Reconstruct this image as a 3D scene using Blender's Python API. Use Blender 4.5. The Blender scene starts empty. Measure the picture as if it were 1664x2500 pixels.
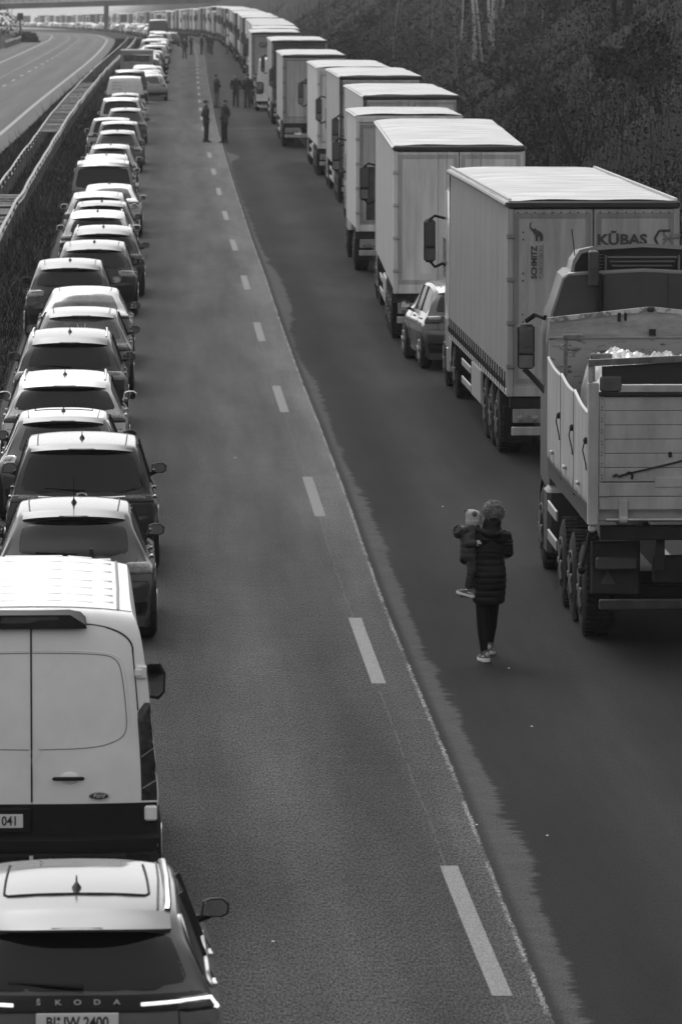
import bpy, math, random
import numpy as np
from mathutils import Vector, Matrix
rnd = random.Random(7)
SC = bpy.context.scene
COL = SC.collection
R = math.radians

# ---------------------------------------------------------------- camera, sky, sun, exposure
CAM_H = 7.5
cam = bpy.data.cameras.new('camera')
cam.sensor_fit = 'VERTICAL'; cam.sensor_height = 36.0; cam.lens = 13700 / 2500 * 36.0
cam.clip_start = 1.0; cam.clip_end = 9000
cam.dof.use_dof = True; cam.dof.focus_distance = 68; cam.dof.aperture_fstop = 7.5
camo = bpy.data.objects.new('camera', cam); COL.objects.link(camo)
camo.location = (0, 0, CAM_H); camo.rotation_euler = (R(90 - 5.57), 0, 0)
SC.camera = camo

SUN_EL, SUN_AZ = 50.0, -16.0            # degrees; azimuth from +Y towards +X
w = bpy.data.worlds.new('World'); SC.world = w; w.use_nodes = True
nt = w.node_tree; nt.nodes.clear()
sky = nt.nodes.new('ShaderNodeTexSky'); sky.sky_type = 'NISHITA'; sky.sun_disc = False
sky.sun_elevation = R(SUN_EL); sky.sun_rotation = R(SUN_AZ); sky.dust_density = 9.0; sky.air_density = 1.0; sky.ozone_density = 1.0
bw = nt.nodes.new('ShaderNodeRGBToBW'); bg = nt.nodes.new('ShaderNodeBackground'); bg.inputs[1].default_value = 0.15
wo = nt.nodes.new('ShaderNodeOutputWorld')
veil = nt.nodes.new('ShaderNodeMath'); veil.operation = 'MULTIPLY_ADD'; veil.inputs[1].default_value = .55; veil.inputs[2].default_value = 3.0   # thin even cloud veil over the clear sky
def wm(op, a, b=None):
    q = nt.nodes.new('ShaderNodeMath'); q.operation = op
    for i, v in enumerate((a, b)):
        if v is None: continue
        if isinstance(v, (int, float)): q.inputs[i].default_value = v
        else: nt.links.new(v, q.inputs[i])
    return q.outputs[0]
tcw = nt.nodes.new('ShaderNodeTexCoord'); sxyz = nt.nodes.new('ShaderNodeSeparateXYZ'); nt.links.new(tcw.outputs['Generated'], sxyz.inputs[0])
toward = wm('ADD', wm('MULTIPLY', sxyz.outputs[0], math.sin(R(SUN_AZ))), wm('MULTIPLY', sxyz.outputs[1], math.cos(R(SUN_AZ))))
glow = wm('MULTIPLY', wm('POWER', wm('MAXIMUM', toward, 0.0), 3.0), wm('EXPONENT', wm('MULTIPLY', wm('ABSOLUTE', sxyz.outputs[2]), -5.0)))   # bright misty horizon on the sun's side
nt.links.new(sky.outputs[0], bw.inputs[0]); nt.links.new(bw.outputs[0], veil.inputs[0])
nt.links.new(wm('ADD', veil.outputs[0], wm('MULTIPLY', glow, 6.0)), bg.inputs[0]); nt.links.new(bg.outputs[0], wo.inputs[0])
sl = bpy.data.lights.new('sun', 'SUN'); sl.energy = 0.5; sl.angle = R(20); sl.color = (1, 1, 1)
so = bpy.data.objects.new('sun', sl); COL.objects.link(so)
az, el = R(SUN_AZ), R(SUN_EL)
sd = Vector((math.sin(az) * math.cos(el), math.cos(az) * math.cos(el), math.sin(el)))
so.rotation_euler = sd.to_track_quat('Z', 'Y').to_euler(); so.location = (0, 0, 60)
SC.view_settings.view_transform = 'Standard'; SC.view_settings.look = 'None'
SC.view_settings.exposure = 0.2; SC.view_settings.gamma = 1.0
SC.cycles.volume_bounces = 0
HAZE = .00014

# ---------------------------------------------------------------- the lie of the land
def lerp_tab(t, x):
    if x <= t[0][0]:
        a, b = t[0], t[1]
    elif x >= t[-1][0]:
        a, b = t[-2], t[-1]
    else:
        for a, b in zip(t, t[1:]):
            if a[0] <= x <= b[0]: break
    return a[1] + (b[1] - a[1]) * (x - a[0]) / (b[0] - a[0])
def spl(t, x):                         # monotone-ish cubic through a table
    n = len(t)
    if x <= t[0][0] or x >= t[-1][0]: return lerp_tab(t, x)
    for i in range(n - 1):
        if t[i][0] <= x <= t[i + 1][0]: break
    def sl_(j):
        if j <= 0: return (t[1][1] - t[0][1]) / (t[1][0] - t[0][0])
        if j >= n - 1: return (t[-1][1] - t[-2][1]) / (t[-1][0] - t[-2][0])
        return (t[j + 1][1] - t[j - 1][1]) / (t[j + 1][0] - t[j - 1][0])
    h = t[i + 1][0] - t[i][0]; u = (x - t[i][0]) / h
    a, b = t[i][1], t[i + 1][1]; m0, m1 = sl_(i) * h, sl_(i + 1) * h
    return (2*u**3 - 3*u*u + 1) * a + (u**3 - 2*u*u + u) * m0 + (-2*u**3 + 3*u*u) * b + (u**3 - u*u) * m1
CT = [(-60, 6.8), (20, 2.2), (40, 1.20), (46.4, .90), (64.4, .155), (82.3, -.50), (100, -1.157), (118, -1.775), (136, -2.36),
      (153, -2.95), (171, -3.54), (189, -4.13), (221, -5.15), (277, -6.85), (377, -9.58), (500, -12.8), (600, -15.8), (700, -19.4),
      (800, -24), (1000, -35), (1190, -46), (1400, -61), (1780, -91), (2010, -116), (2400, -165), (3000, -250)]
LT = [(-60, -8), (60, -10.6), (200, -13.9), (246, -14.94), (307, -16.5), (375, -18.2), (450, -20.2), (525, -22.5), (625, -26), (710, -29.5),
      (950, -42.3), (1100, -55.6), (1190, -67), (1400, -98), (1700, -150)]
def C(d): return spl(CT, d)
def LE(d): return spl(LT, d)
def zg(d):
    if d < 250: return 0.0
    if d < 700: return -8.5e-6 * (d - 250) ** 2
    return -8.5e-6 * 450 ** 2 - .0098 * (d - 700)
def heading(d, f=C): return math.atan2(-(f(d + 2) - f(d - 2)), 4.0)   # rotation about z of a vehicle following the road
def on_road(d, off): return (C(d) + off, d, zg(d))

# ---------------------------------------------------------------- materials (all grey: the photograph is black and white)
MATS = {}
def nodes_of(m):
    m.use_nodes = True; return m.node_tree, m.node_tree.nodes['Principled BSDF']
def mat(name, v, rough=.5, metal=0., coat=0., spec=.5, noise=0., nscale=8., bump=0., emit=0., stretch=(1, 1, 1), bscale=None, v2=None, cut=(.47, .56)):
    key = name
    if key in MATS: return MATS[key]
    m = bpy.data.materials.new(name); MATS[key] = m
    nt, p = nodes_of(m)
    p.inputs['Base Color'].default_value = (v, v, v, 1); p.inputs['Roughness'].default_value = rough
    p.inputs['Metallic'].default_value = metal; p.inputs['Coat Weight'].default_value = coat
    p.inputs['Coat Roughness'].default_value = .06
    p.inputs['Specular IOR Level'].default_value = spec
    if noise > 0 or bump > 0 or v2 is not None:
        tc = nt.nodes.new('ShaderNodeTexCoord'); mp = nt.nodes.new('ShaderNodeMapping'); mp.inputs['Scale'].default_value = stretch
        nt.links.new(tc.outputs['Object'], mp.inputs[0])
    if noise > 0 or v2 is not None:
        nz = nt.nodes.new('ShaderNodeTexNoise'); nz.inputs['Scale'].default_value = nscale; nz.inputs['Detail'].default_value = 6
        nz.inputs['Roughness'].default_value = .65
        nt.links.new(mp.outputs[0], nz.inputs['Vector'])
        cr = nt.nodes.new('ShaderNodeValToRGB'); a = max(0, v * (1 - noise)); b = v * (1 + noise) if v2 is None else v2
        cr.color_ramp.elements[0].position = .35 if v2 is None else cut[0]; cr.color_ramp.elements[1].position = .65 if v2 is None else cut[1]
        cr.color_ramp.elements[0].color = (a, a, a, 1); cr.color_ramp.elements[1].color = (b, b, b, 1)
        nt.links.new(nz.outputs[0], cr.inputs[0]); nt.links.new(cr.outputs[0], p.inputs['Base Color'])
    if bump > 0:
        nb = nt.nodes.new('ShaderNodeTexNoise'); nb.inputs['Scale'].default_value = bscale or nscale; nb.inputs['Detail'].default_value = 3
        nt.links.new(mp.outputs[0], nb.inputs['Vector'])
        bu = nt.nodes.new('ShaderNodeBump'); bu.inputs['Strength'].default_value = bump; bu.inputs['Distance'].default_value = .02
        nt.links.new(nb.outputs[0], bu.inputs['Height']); nt.links.new(bu.outputs[0], p.inputs['Normal'])
    if emit > 0:
        p.inputs['Emission Color'].default_value = (1, 1, 1, 1); p.inputs['Emission Strength'].default_value = emit
    return m
def paint(v, metal=.0):
    m = mat('car paint %.3f' % v, v, rough=.34, metal=metal, coat=1.0, noise=.10, nscale=3, spec=.18)
    m.node_tree.nodes['Principled BSDF'].inputs['Coat IOR'].default_value = 1.32; return m
GLASS = mat('dark car glass', .006, rough=.05, spec=.34)
GLASSL = mat('pale car glass', .05, rough=.08, spec=.4, noise=.7, nscale=3.2)
BLACK = mat('black plastic', .010, rough=.6, spec=.2, noise=.2, nscale=12)
RUBBER = mat('tyre rubber', .016, rough=.85, noise=.35, nscale=18, spec=.2)
RIM = mat('wheel rim alloy', .35, rough=.35, metal=.8)
CHROME = mat('chrome', .75, rough=.14, metal=1.)
LAMP = mat('lamp glass', .022, rough=.2, coat=.2, spec=.25, noise=.5, nscale=14)
LAMPW = mat('pale lamp glass', .20, rough=.1, coat=.6, noise=.3, nscale=16)
PLATE = mat('number plate white', .62, rough=.45)
INK = mat('black lettering', .012, rough=.6)
SIDEG = mat('side window glass', .010, rough=.22, spec=.12)
LENS = mat('lamp lens', .13, rough=.15, noise=.6, nscale=26)
SEAM = mat('panel gap', .008, rough=.9)

# ---------------------------------------------------------------- mesh builder
class MB:
    def __init__(s): s.v = []; s.f = []
    def add(s, vs, fs):
        b = len(s.v); s.v += [tuple(p) for p in vs]; s.f += [tuple(i + b for i in f) for f in fs]; return s
    def box(s, x0, x1, y0, y1, z0, z1, b=.0, M=None):
        if x0 > x1: x0, x1 = x1, x0
        if y0 > y1: y0, y1 = y1, y0
        if z0 > z1: z0, z1 = z1, z0
        b = min(b, (x1-x0)*.45, (y1-y0)*.45, (z1-z0)*.45)
        if b <= 0:
            vs = [(x, y, z) for z in (z0, z1) for x, y in ((x0, y0), (x1, y0), (x1, y1), (x0, y1))]
            fs = [(3, 2, 1, 0), (4, 5, 6, 7), (0, 1, 5, 4), (1, 2, 6, 5), (2, 3, 7, 6), (3, 0, 4, 7)]
        else:
            rings = []
            for z, i in ((z0, b), (z0 + b, 0), (z1 - b, 0), (z1, b)):
                k = b * .0
                X0, X1, Y0, Y1 = x0 + i, x1 - i, y0 + i, y1 - i
                c = b if i == 0 else b * .4
                rings.append([(X0 + c, Y0, z), (X1 - c, Y0, z), (X1, Y0 + c, z), (X1, Y1 - c, z), (X1 - c, Y1, z), (X0 + c, Y1, z), (X0, Y1 - c, z), (X0, Y0 + c, z)])
            vs = [p for r in rings for p in r]; fs = [tuple(range(7, -1, -1)), tuple(range(24, 32))]
            for k in range(3):
                for i in range(8):
                    j = (i + 1) % 8; fs.append((k*8+i, k*8+j, k*8+8+j, k*8+8+i))
        if M is not None: vs = [tuple(M @ Vector(p)) for p in vs]
        return s.add(vs, fs)
    def loft(s, rings, closed=True, caps=True):
        n = len(rings[0]); vs = [p for r in rings for p in r]; fs = []
        for k in range(len(rings) - 1):
            for i in range(n if closed else n - 1):
                j = (i + 1) % n; fs.append((k*n+i, k*n+j, (k+1)*n+j, (k+1)*n+i))
        if caps and closed:
            fs.append(tuple(range(n - 1, -1, -1))); fs.append(tuple(range((len(rings)-1)*n, len(rings)*n)))
        return s.add(vs, fs)
    def tube(s, pts, r, n=8, caps=True):
        pts = [Vector(p) for p in pts]; rr = r if isinstance(r, (list, tuple)) else [r] * len(pts)
        rings = []; up = None
        for i, p in enumerate(pts):
            t = (pts[min(i+1, len(pts)-1)] - pts[max(i-1, 0)]).normalized()
            if up is None:
                up = Vector((0, 0, 1)) if abs(t.z) < .9 else Vector((0, 1, 0))
            a = t.cross(up).normalized(); b = a.cross(t).normalized(); up = b
            rings.append([tuple(p + (a * math.cos(q) + b * math.sin(q)) * rr[i]) for q in [2*math.pi*k/n for k in range(n)]])
        return s.loft(rings, caps=caps)
    def ell(s, c, r, n=10, m=7, M=None):
        rings = []
        for j in range(1, m):
            th = math.pi * j / m
            rings.append([(c[0] + r[0]*math.sin(th)*math.cos(2*math.pi*i/n), c[1] + r[1]*math.sin(th)*math.sin(2*math.pi*i/n), c[2] - r[2]*math.cos(th)) for i in range(n)])
        vs = [p for q in rings for p in q] + [(c[0], c[1], c[2]-r[2]), (c[0], c[1], c[2]+r[2])]
        fs = []
        for k in range(m - 2):
            for i in range(n):
                j = (i+1) % n; fs.append((k*n+i, k*n+j, (k+1)*n+j, (k+1)*n+i))
        b = (m-1)*n
        for i in range(n):
            j = (i+1) % n; fs.append((b, j, i)); fs.append((b+1, (m-2)*n+i, (m-2)*n+j))
        if M is not None: vs = [tuple(M @ Vector(p)) for p in vs]
        return s.add(vs, fs)
    def lathe_x(s, prof, cx, cy, cz, n=24):      # prof: (x, radius)
        rings = [[(cx + x, cy + r*math.cos(2*math.pi*i/n), cz + r*math.sin(2*math.pi*i/n)) for i in range(n)] for x, r in prof]
        return s.loft(rings, caps=True)
    def grid(s, fn, nu, nv):
        vs = [fn(i/nu, j/nv) for i in range(nu+1) for j in range(nv+1)]
        fs = [(i*(nv+1)+j, (i+1)*(nv+1)+j, (i+1)*(nv+1)+j+1, i*(nv+1)+j+1) for i in range(nu) for j in range(nv)]
        return s.add(vs, fs)
    def poly(s, pts2, M, t=.004):               # flat shape in local xy (any outline, triangulated by Blender) with a little thickness
        n = len(pts2)
        vs = [tuple(M @ Vector((x, y, 0))) for x, y in pts2] + [tuple(M @ Vector((x, y, t))) for x, y in pts2]
        fs = [tuple(range(n-1, -1, -1)), tuple(range(n, 2*n))] + [(i, (i+1) % n, n+(i+1) % n, n+i) for i in range(n)]
        return s.add(vs, fs)
    def mesh_add(s, me, M):
        return s.add([tuple(M @ v.co) for v in me.vertices], [tuple(p.vertices) for p in me.polygons])
    def text(s, body, size, M, bold=0., ext=.002, align='CENTER', sx=1., space=1.):
        cu = bpy.data.curves.new('t', 'FONT'); cu.body = body; cu.size = size; cu.align_x = align; cu.extrude = ext; cu.offset = bold; cu.space_character = space
        cu.resolution_u = 3
        o = bpy.data.objects.new('t', cu); me = bpy.data.meshes.new_from_object(o)
        s.mesh_add(me, M @ Matrix.Diagonal((sx, 1, 1, 1)))
        bpy.data.objects.remove(o); bpy.data.curves.remove(cu); bpy.data.meshes.remove(me)
        return s
def link(name, me, m, parent=None, smooth=None):
    if m is not None and not me.materials: me.materials.append(m)
    o = bpy.data.objects.new(name, me); COL.objects.link(o)
    if parent is not None: o.parent = parent
    return o
def obj(name, mb, m, parent=None, smooth=False, sharp=40):
    me = bpy.data.meshes.new(name); me.from_pydata(mb.v, [], mb.f); me.update()
    if smooth:
        me.polygons.foreach_set('use_smooth', [True] * len(me.polygons))
        if sharp < 180: me.set_sharp_from_angle(angle=R(sharp))
    return link(name, me, m, parent)
def empty(name, loc=(0, 0, 0), rz=0.):
    o = bpy.data.objects.new(name, None); COL.objects.link(o); o.location = loc; o.rotation_euler = (0, 0, rz); o.empty_display_size = .3
    return o
def tag(o, label=None, cat=None, group=None, kind=None):
    if label: o['label'] = label
    if cat: o['category'] = cat
    if group: o['group'] = group
    if kind: o['kind'] = kind
    return o
KIDS = {}
def copy_tree(o, parent=None):
    c = o.copy(); COL.objects.link(c); c.parent = parent
    for k in list(o.children): copy_tree(k, c)
    return c
REAR = Matrix(((1, 0, 0, 0), (0, 0, -1, 0), (0, 1, 0, 0), (0, 0, 0, 1)))   # local xy drawing -> xz plane facing -y (outward t goes to -y)
def face_rear(x, y, z): return Matrix.Translation((x, y, z)) @ REAR
# ---------------------------------------------------------------- ground, roads, median
def stations(a, b):
    out = []; d = a
    while d < b:
        out.append(d); d += 1.0 if d < 130 else 2.5 if d < 400 else 6 if d < 900 else 14 if d < 2400 else 60
    out.append(b); return out
ST = stations(-60, 3300)
def vnoise(x, y, s=1.0):
    def h(i, j):
        n = math.sin(i * 127.1 + j * 311.7) * 43758.5453; return n - math.floor(n)
    x /= s; y /= s; i, j = math.floor(x), math.floor(y); fx, fy = x - i, y - j
    fx = fx*fx*(3-2*fx); fy = fy*fy*(3-2*fy)
    return (h(i, j)*(1-fx)+h(i+1, j)*fx)*(1-fy) + (h(i, j+1)*(1-fx)+h(i+1, j+1)*fx)*fy
def hill(d, off):
    """height of the ground above the road level, from the distance along the road and the offset from the lane line"""
    h = 0.
    if off > 8.0:
        e = off - 8.0
        h = .66 * min(e, 21) + .10 * max(0, e - 21)
        h += (vnoise(d, off, 9) - .5) * min(1.8, e * .3) + (vnoise(d, off + 50, 3.1) - .5) * min(.7, e * .2)
        h *= min(1., max(.15, (d + 60) / 120)) * (1. if d < 1500 else max(.25, 1 - (d - 1500) / 900))
    if off < -5.0 and off > -8.1: h = .10 * (vnoise(d, off, 2.3) - .2)
    if off < -34: h = min(1.5, (-34 - off) * .05) * (1 if d < 900 else .3)
    if d > 2250: h += min(1, (d - 2250) / 500) * 30 + max(0, d - 2750) * .05
    return h
OFFS = [-1400, -900, -500, -300, -180, -120, -80, -60, -45, -34, -30, -24, -20, -16, -12, -10, -8.2, -7.2, -6.4, -5.4, -4.8, -2, 2, 5, 7.2, 8.0,
        8.6, 9.4, 10.4, 11.6, 13, 14.5, 16, 17.5, 19, 20.5, 22, 24, 26, 28, 30, 33, 38, 46, 60, 90, 140, 220, 400, 800, 1500]
def ground():
    mb = MB(); n = len(OFFS)
    for d in ST:
        for o in OFFS:
            inner = -4.81 < o < 7.25
            mb.v.append((C(d) + o, d, zg(d) - (.04 if o < 8.1 else 0) + (0 if inner else max(hill(d, o), 0) if o > 7 or o < -30 or d > 2250 else 0)))
    for i in range(len(ST) - 1):
        for j in range(n - 1): mb.f.append((i*n+j, i*n+j+1, (i+1)*n+j+1, (i+1)*n+j))
    m = bpy.data.materials.new('rough grass and earth'); t, p = nodes_of(m); p.inputs['Roughness'].default_value = .95; p.inputs['Specular IOR Level'].default_value = .1
    tc = t.nodes.new('ShaderNodeTexCoord')
    n1 = t.nodes.new('ShaderNodeTexNoise'); n1.inputs['Scale'].default_value = .35; n1.inputs['Detail'].default_value = 9; n1.inputs['Roughness'].default_value = .7
    n2 = t.nodes.new('ShaderNodeTexNoise'); n2.inputs['Scale'].default_value = 9; n2.inputs['Detail'].default_value = 6; n2.inputs['Roughness'].default_value = .8
    for q in (n1, n2): t.links.new(tc.outputs['Object'], q.inputs['Vector'])
    mx = t.nodes.new('ShaderNodeMath'); mx.operation = 'MULTIPLY'; t.links.new(n1.outputs[0], mx.inputs[0]); t.links.new(n2.outputs[0], mx.inputs[1])
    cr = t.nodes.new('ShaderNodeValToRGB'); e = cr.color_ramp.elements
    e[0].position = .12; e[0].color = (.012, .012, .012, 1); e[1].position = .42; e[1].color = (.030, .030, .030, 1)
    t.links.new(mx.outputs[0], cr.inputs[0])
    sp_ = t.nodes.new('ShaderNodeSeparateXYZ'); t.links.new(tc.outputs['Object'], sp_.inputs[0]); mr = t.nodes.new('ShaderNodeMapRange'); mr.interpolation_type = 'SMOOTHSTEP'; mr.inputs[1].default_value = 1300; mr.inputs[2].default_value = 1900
    t.links.new(sp_.outputs[1], mr.inputs[0]); pf = t.nodes.new('ShaderNodeMix'); pf.data_type = 'RGBA'; pf.inputs[7].default_value = (.45, .45, .45, 1); t.links.new(mr.outputs[0], pf.inputs[0]); t.links.new(cr.outputs[0], pf.inputs[6])  # distant ground blended to pale grey, standing in for bright haze
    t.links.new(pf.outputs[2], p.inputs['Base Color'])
    bu = t.nodes.new('ShaderNodeBump'); bu.inputs['Strength'].default_value = .7; bu.inputs['Distance'].default_value = .15
    t.links.new(n2.outputs[0], bu.inputs['Height']); t.links.new(bu.outputs[0], p.inputs['Normal'])
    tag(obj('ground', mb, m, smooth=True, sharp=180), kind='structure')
ground()

SEAMT = [(-60, .2), (40, .29), (52, .39), (66, .41), (80, .47), (92, .5), (133, .52), (170, .56), (226, .62), (300, .66), (3000, .66)]
BWT = [(-60, .3), (40, .25), (47, .36), (55, .27), (62, .25), (75, .29), (86, .17), (92, .2), (99, .27), (107, .12), (115, .13), (122, .36), (133, .37), (145, .2),
       (160, .16), (195, .1), (214, .15), (221, .62), (226, .12), (240, .05), (3000, .03)]
def road_mesh(name, path, offs, d0, d1, z, m, attrs):
    st = [s for s in ST if d0 <= s <= d1]; mb = MB(); n = len(offs)
    cols = {k: [] for k in attrs}
    for d in st:
        for o in offs:
            mb.v.append((path(d) + o, d, zg(d) + z))
            for k, fn in attrs.items(): cols[k].append(fn(d, o))
    for i in range(len(st) - 1):
        for j in range(n - 1): mb.f.append((i*n+j, i*n+j+1, (i+1)*n+j+1, (i+1)*n+j))
    ob = obj(name, mb, m, smooth=True, sharp=180)
    for k, c in cols.items():
        a = ob.data.attributes.new(k, 'FLOAT', 'POINT'); a.data.foreach_set('value', c)
    tag(ob, kind='structure'); return ob
class NG:                                         # tiny helper to write shader maths
    def __init__(s, m):
        s.t, s.p = nodes_of(m)
    def attr(s, n):
        a = s.t.nodes.new('ShaderNodeAttribute'); a.attribute_name = n; return a.outputs['Fac']
    def m(s, op, a, b=None, c=None, clamp=False):
        q = s.t.nodes.new('ShaderNodeMath'); q.operation = op; q.use_clamp = clamp
        for i, v in enumerate((a, b, c)):
            if v is None: continue
            if isinstance(v, (int, float)): q.inputs[i].default_value = v
            else: s.t.links.new(v, q.inputs[i])
        return q.outputs[0]
    def vec(s, x, y, z=0.):
        q = s.t.nodes.new('ShaderNodeCombineXYZ')
        for i, v in enumerate((x, y, z)):
            if isinstance(v, (int, float)): q.inputs[i].default_value = v
            else: s.t.links.new(v, q.inputs[i])
        return q.outputs[0]
    def noise(s, v, sc, det=4, ro=.6):
        q = s.t.nodes.new('ShaderNodeTexNoise'); q.inputs['Scale'].default_value = sc; q.inputs['Detail'].default_value = det; q.inputs['Roughness'].default_value = ro
        s.t.links.new(v, q.inputs['Vector']); return q.outputs[0]
    def step(s, x, lo, hi):                       # smoothstep
        q = s.t.nodes.new('ShaderNodeMapRange'); q.interpolation_type = 'SMOOTHSTEP'
        s.t.links.new(x, q.inputs[0]); q.inputs[1].default_value = lo; q.inputs[2].default_value = hi; return q.outputs[0]
    def mix(s, f, a, b):
        q = s.t.nodes.new('ShaderNodeMix'); q.data_type = 'FLOAT'
        for i, v in ((0, f), (2, a), (3, b)):
            if isinstance(v, (int, float)): q.inputs[i].default_value = v
            else: s.t.links.new(v, q.inputs[i])
        return q.outputs[0]
    def done(s, val, bumpsrc=None, bstr=.3):
        s.t.links.new(val, s.p.inputs['Base Color'])
        if bumpsrc is not None:
            bu = s.t.nodes.new('ShaderNodeBump'); bu.inputs['Strength'].default_value = bstr; bu.inputs['Distance'].default_value = .01
            s.t.links.new(bumpsrc, bu.inputs['Height']); s.t.links.new(bu.outputs[0], s.p.inputs['Normal'])

def asphalt_jam():
    m = bpy.data.materials.new('patched motorway asphalt'); g = NG(m)
    g.p.inputs['Roughness'].default_value = .9; g.p.inputs['Specular IOR Level'].default_value = .06
    off, dist, sm, bwd = g.attr('off'), g.attr('dist'), g.attr('seam'), g.attr('bandw')
    P = g.vec(off, dist)
    grain = g.noise(g.vec(g.m('MULTIPLY', off, 70), g.m('MULTIPLY', dist, 12)), 1.0, 3, .75)                # aggregate
    graing = g.m('MULTIPLY_ADD', g.m('SUBTRACT', grain, .5), 7.0, 1.0)
    patch = g.noise(g.vec(g.m('MULTIPLY', off, 1.3), g.m('MULTIPLY', dist, .06)), 1.0, 4, .6)
    fine = g.noise(P, 2.5, 5, .65)
    # older, paler carriageway on the left of the joint, palest beside the joint
    pale = g.m('MULTIPLY', g.step(off, -1.5, -.1), g.step(dist, 55, 85))
    pale = g.m('MULTIPLY', pale, g.m('SUBTRACT', 1, g.step(dist, 230, 330)))
    tracks = g.m('SINE', g.m('MULTIPLY', off, 3.6))
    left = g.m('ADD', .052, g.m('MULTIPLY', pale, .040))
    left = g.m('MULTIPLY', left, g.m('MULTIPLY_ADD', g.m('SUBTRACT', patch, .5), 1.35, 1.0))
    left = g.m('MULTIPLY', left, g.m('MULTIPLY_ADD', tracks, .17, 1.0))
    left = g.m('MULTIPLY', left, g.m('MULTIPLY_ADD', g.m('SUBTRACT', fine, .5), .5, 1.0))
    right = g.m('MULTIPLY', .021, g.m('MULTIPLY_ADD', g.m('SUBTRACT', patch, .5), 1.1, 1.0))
    blot = g.noise(g.vec(g.m('MULTIPLY', off, 1.1), g.m('MULTIPLY', dist, .16)), 1.0, 5, .6)
    left = g.m('MULTIPLY', left, g.m('MULTIPLY_ADD', g.m('SUBTRACT', blot, .5), .7, 1.0)); right = g.m('MULTIPLY', right, g.m('MULTIPLY_ADD', g.m('SUBTRACT', blot, .5), 1.2, 1.0))
    right = g.m('MULTIPLY', right, g.m('MULTIPLY_ADD', g.m('SINE', g.m('MULTIPLY_ADD', off, 3.2, 1.5)), .30, 1.0))
    grr = g.m('MULTIPLY_ADD', g.m('SUBTRACT', grain, .5), 2.6, 1.0)
    # joint: ragged edge, a bright lip, a dark gap, and a pale strip with a torn right side
    jag = g.m('MULTIPLY', g.m('SUBTRACT', g.noise(g.vec(g.m('MULTIPLY', off, .8), g.m('MULTIPLY', dist, 8.0)), 1.0, 4, .8), .5), .09)
    s1 = g.m('ADD', sm, jag)
    isr = g.step(s1, -.006, .006)
    lip = g.m('MULTIPLY', g.step(s1, -.045, -.02), g.m('SUBTRACT', 1, g.step(s1, -.005, .01)))
    lip = g.m('MULTIPLY', lip, g.step(g.noise(g.vec(0., g.m('MULTIPLY', dist, .5)), 1.0, 4, .7), .38, .58))
    jag2 = g.m('ADD', g.m('MULTIPLY', g.m('SUBTRACT', g.noise(g.vec(g.m('MULTIPLY', off, .6), g.m('MULTIPLY', dist, 4.5)), 1.0, 5, .9), .5), .55), g.m('MULTIPLY', g.m('SUBTRACT', g.noise(g.vec(0., g.m('MULTIPLY', dist, .35)), 1.0, 2, .5), .5), .30))
    jag2 = g.m('MULTIPLY', jag2, g.m('MULTIPLY_ADD', g.step(g.noise(g.vec(3.7, g.m('MULTIPLY', dist, .22)), 1.0, 3, .7), .38, .62), 1.0, .25))
    s2 = g.m('SUBTRACT', g.m('ADD', sm, jag2), bwd)
    band = g.m('MULTIPLY', g.step(sm, .02, .13), g.m('SUBTRACT', 1, g.step(s2, -.05, .015)))
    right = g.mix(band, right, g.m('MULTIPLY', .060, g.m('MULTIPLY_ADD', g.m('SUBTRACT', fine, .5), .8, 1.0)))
    # cracks and cross joints
    crk = g.m('ABSOLUTE', g.m('ADD', g.m('ADD', off, .02), g.m('MULTIPLY', g.m('SUBTRACT', g.noise(g.vec(0., dist), .4, 2), .5), .08)))
    crk = g.m('MULTIPLY', g.m('SUBTRACT', 1, g.step(crk, .004, .014)), g.step(g.noise(P, 1.7, 3), .42, .5))
    xj = None
    for q, wd in ((259, .5), (316, .7), (357, .7), (466, 1.6)):
        l_ = g.m('SUBTRACT', 1, g.step(g.m('ABSOLUTE', g.m('SUBTRACT', dist, q)), wd * .4, wd)); xj = l_ if xj is None else g.m('MAXIMUM', xj, l_)
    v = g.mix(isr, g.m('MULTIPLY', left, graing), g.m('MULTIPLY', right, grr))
    v = g.mix(lip, v, g.m('MULTIPLY', .20, graing)); v = g.mix(g.m('MULTIPLY', crk, .35), v, .14); v = g.mix(g.m('MULTIPLY', xj, .35), v, .13)
    g.done(v, grain, .5)
    return m
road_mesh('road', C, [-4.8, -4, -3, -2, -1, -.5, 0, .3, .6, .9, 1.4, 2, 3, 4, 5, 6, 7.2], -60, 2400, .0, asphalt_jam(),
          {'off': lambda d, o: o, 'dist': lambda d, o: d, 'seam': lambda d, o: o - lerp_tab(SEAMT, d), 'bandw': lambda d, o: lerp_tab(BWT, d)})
def asphalt_left():
    m = bpy.data.materials.new('empty carriageway asphalt'); g = NG(m); g.p.inputs['Roughness'].default_value = .85; g.p.inputs['Specular IOR Level'].default_value = .22
    off, dist = g.attr('off'), g.attr('dist')
    P = g.vec(g.m('MULTIPLY', off, 1.1), g.m('MULTIPLY', dist, .02))
    b = g.noise(P, 1.0, 4, .6); v = g.m('MULTIPLY', .072, g.m('MULTIPLY_ADD', g.m('SUBTRACT', b, .5), 1.1, 1.0))
    v = g.m('MULTIPLY', v, g.m('MULTIPLY_ADD', g.m('SINE', g.m('MULTIPLY', off, 3.5)), .13, 1.0))
    edge = g.step(off, .15, .25); v = g.mix(edge, v, .075)
    g.done(v); return m
road_mesh('road', LE, [-10, -7, -5, -3.5, -2, 0, .85], 100, 1700, .004, asphalt_left(), {'off': lambda d, o: o, 'dist': lambda d, o: d})

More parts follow.
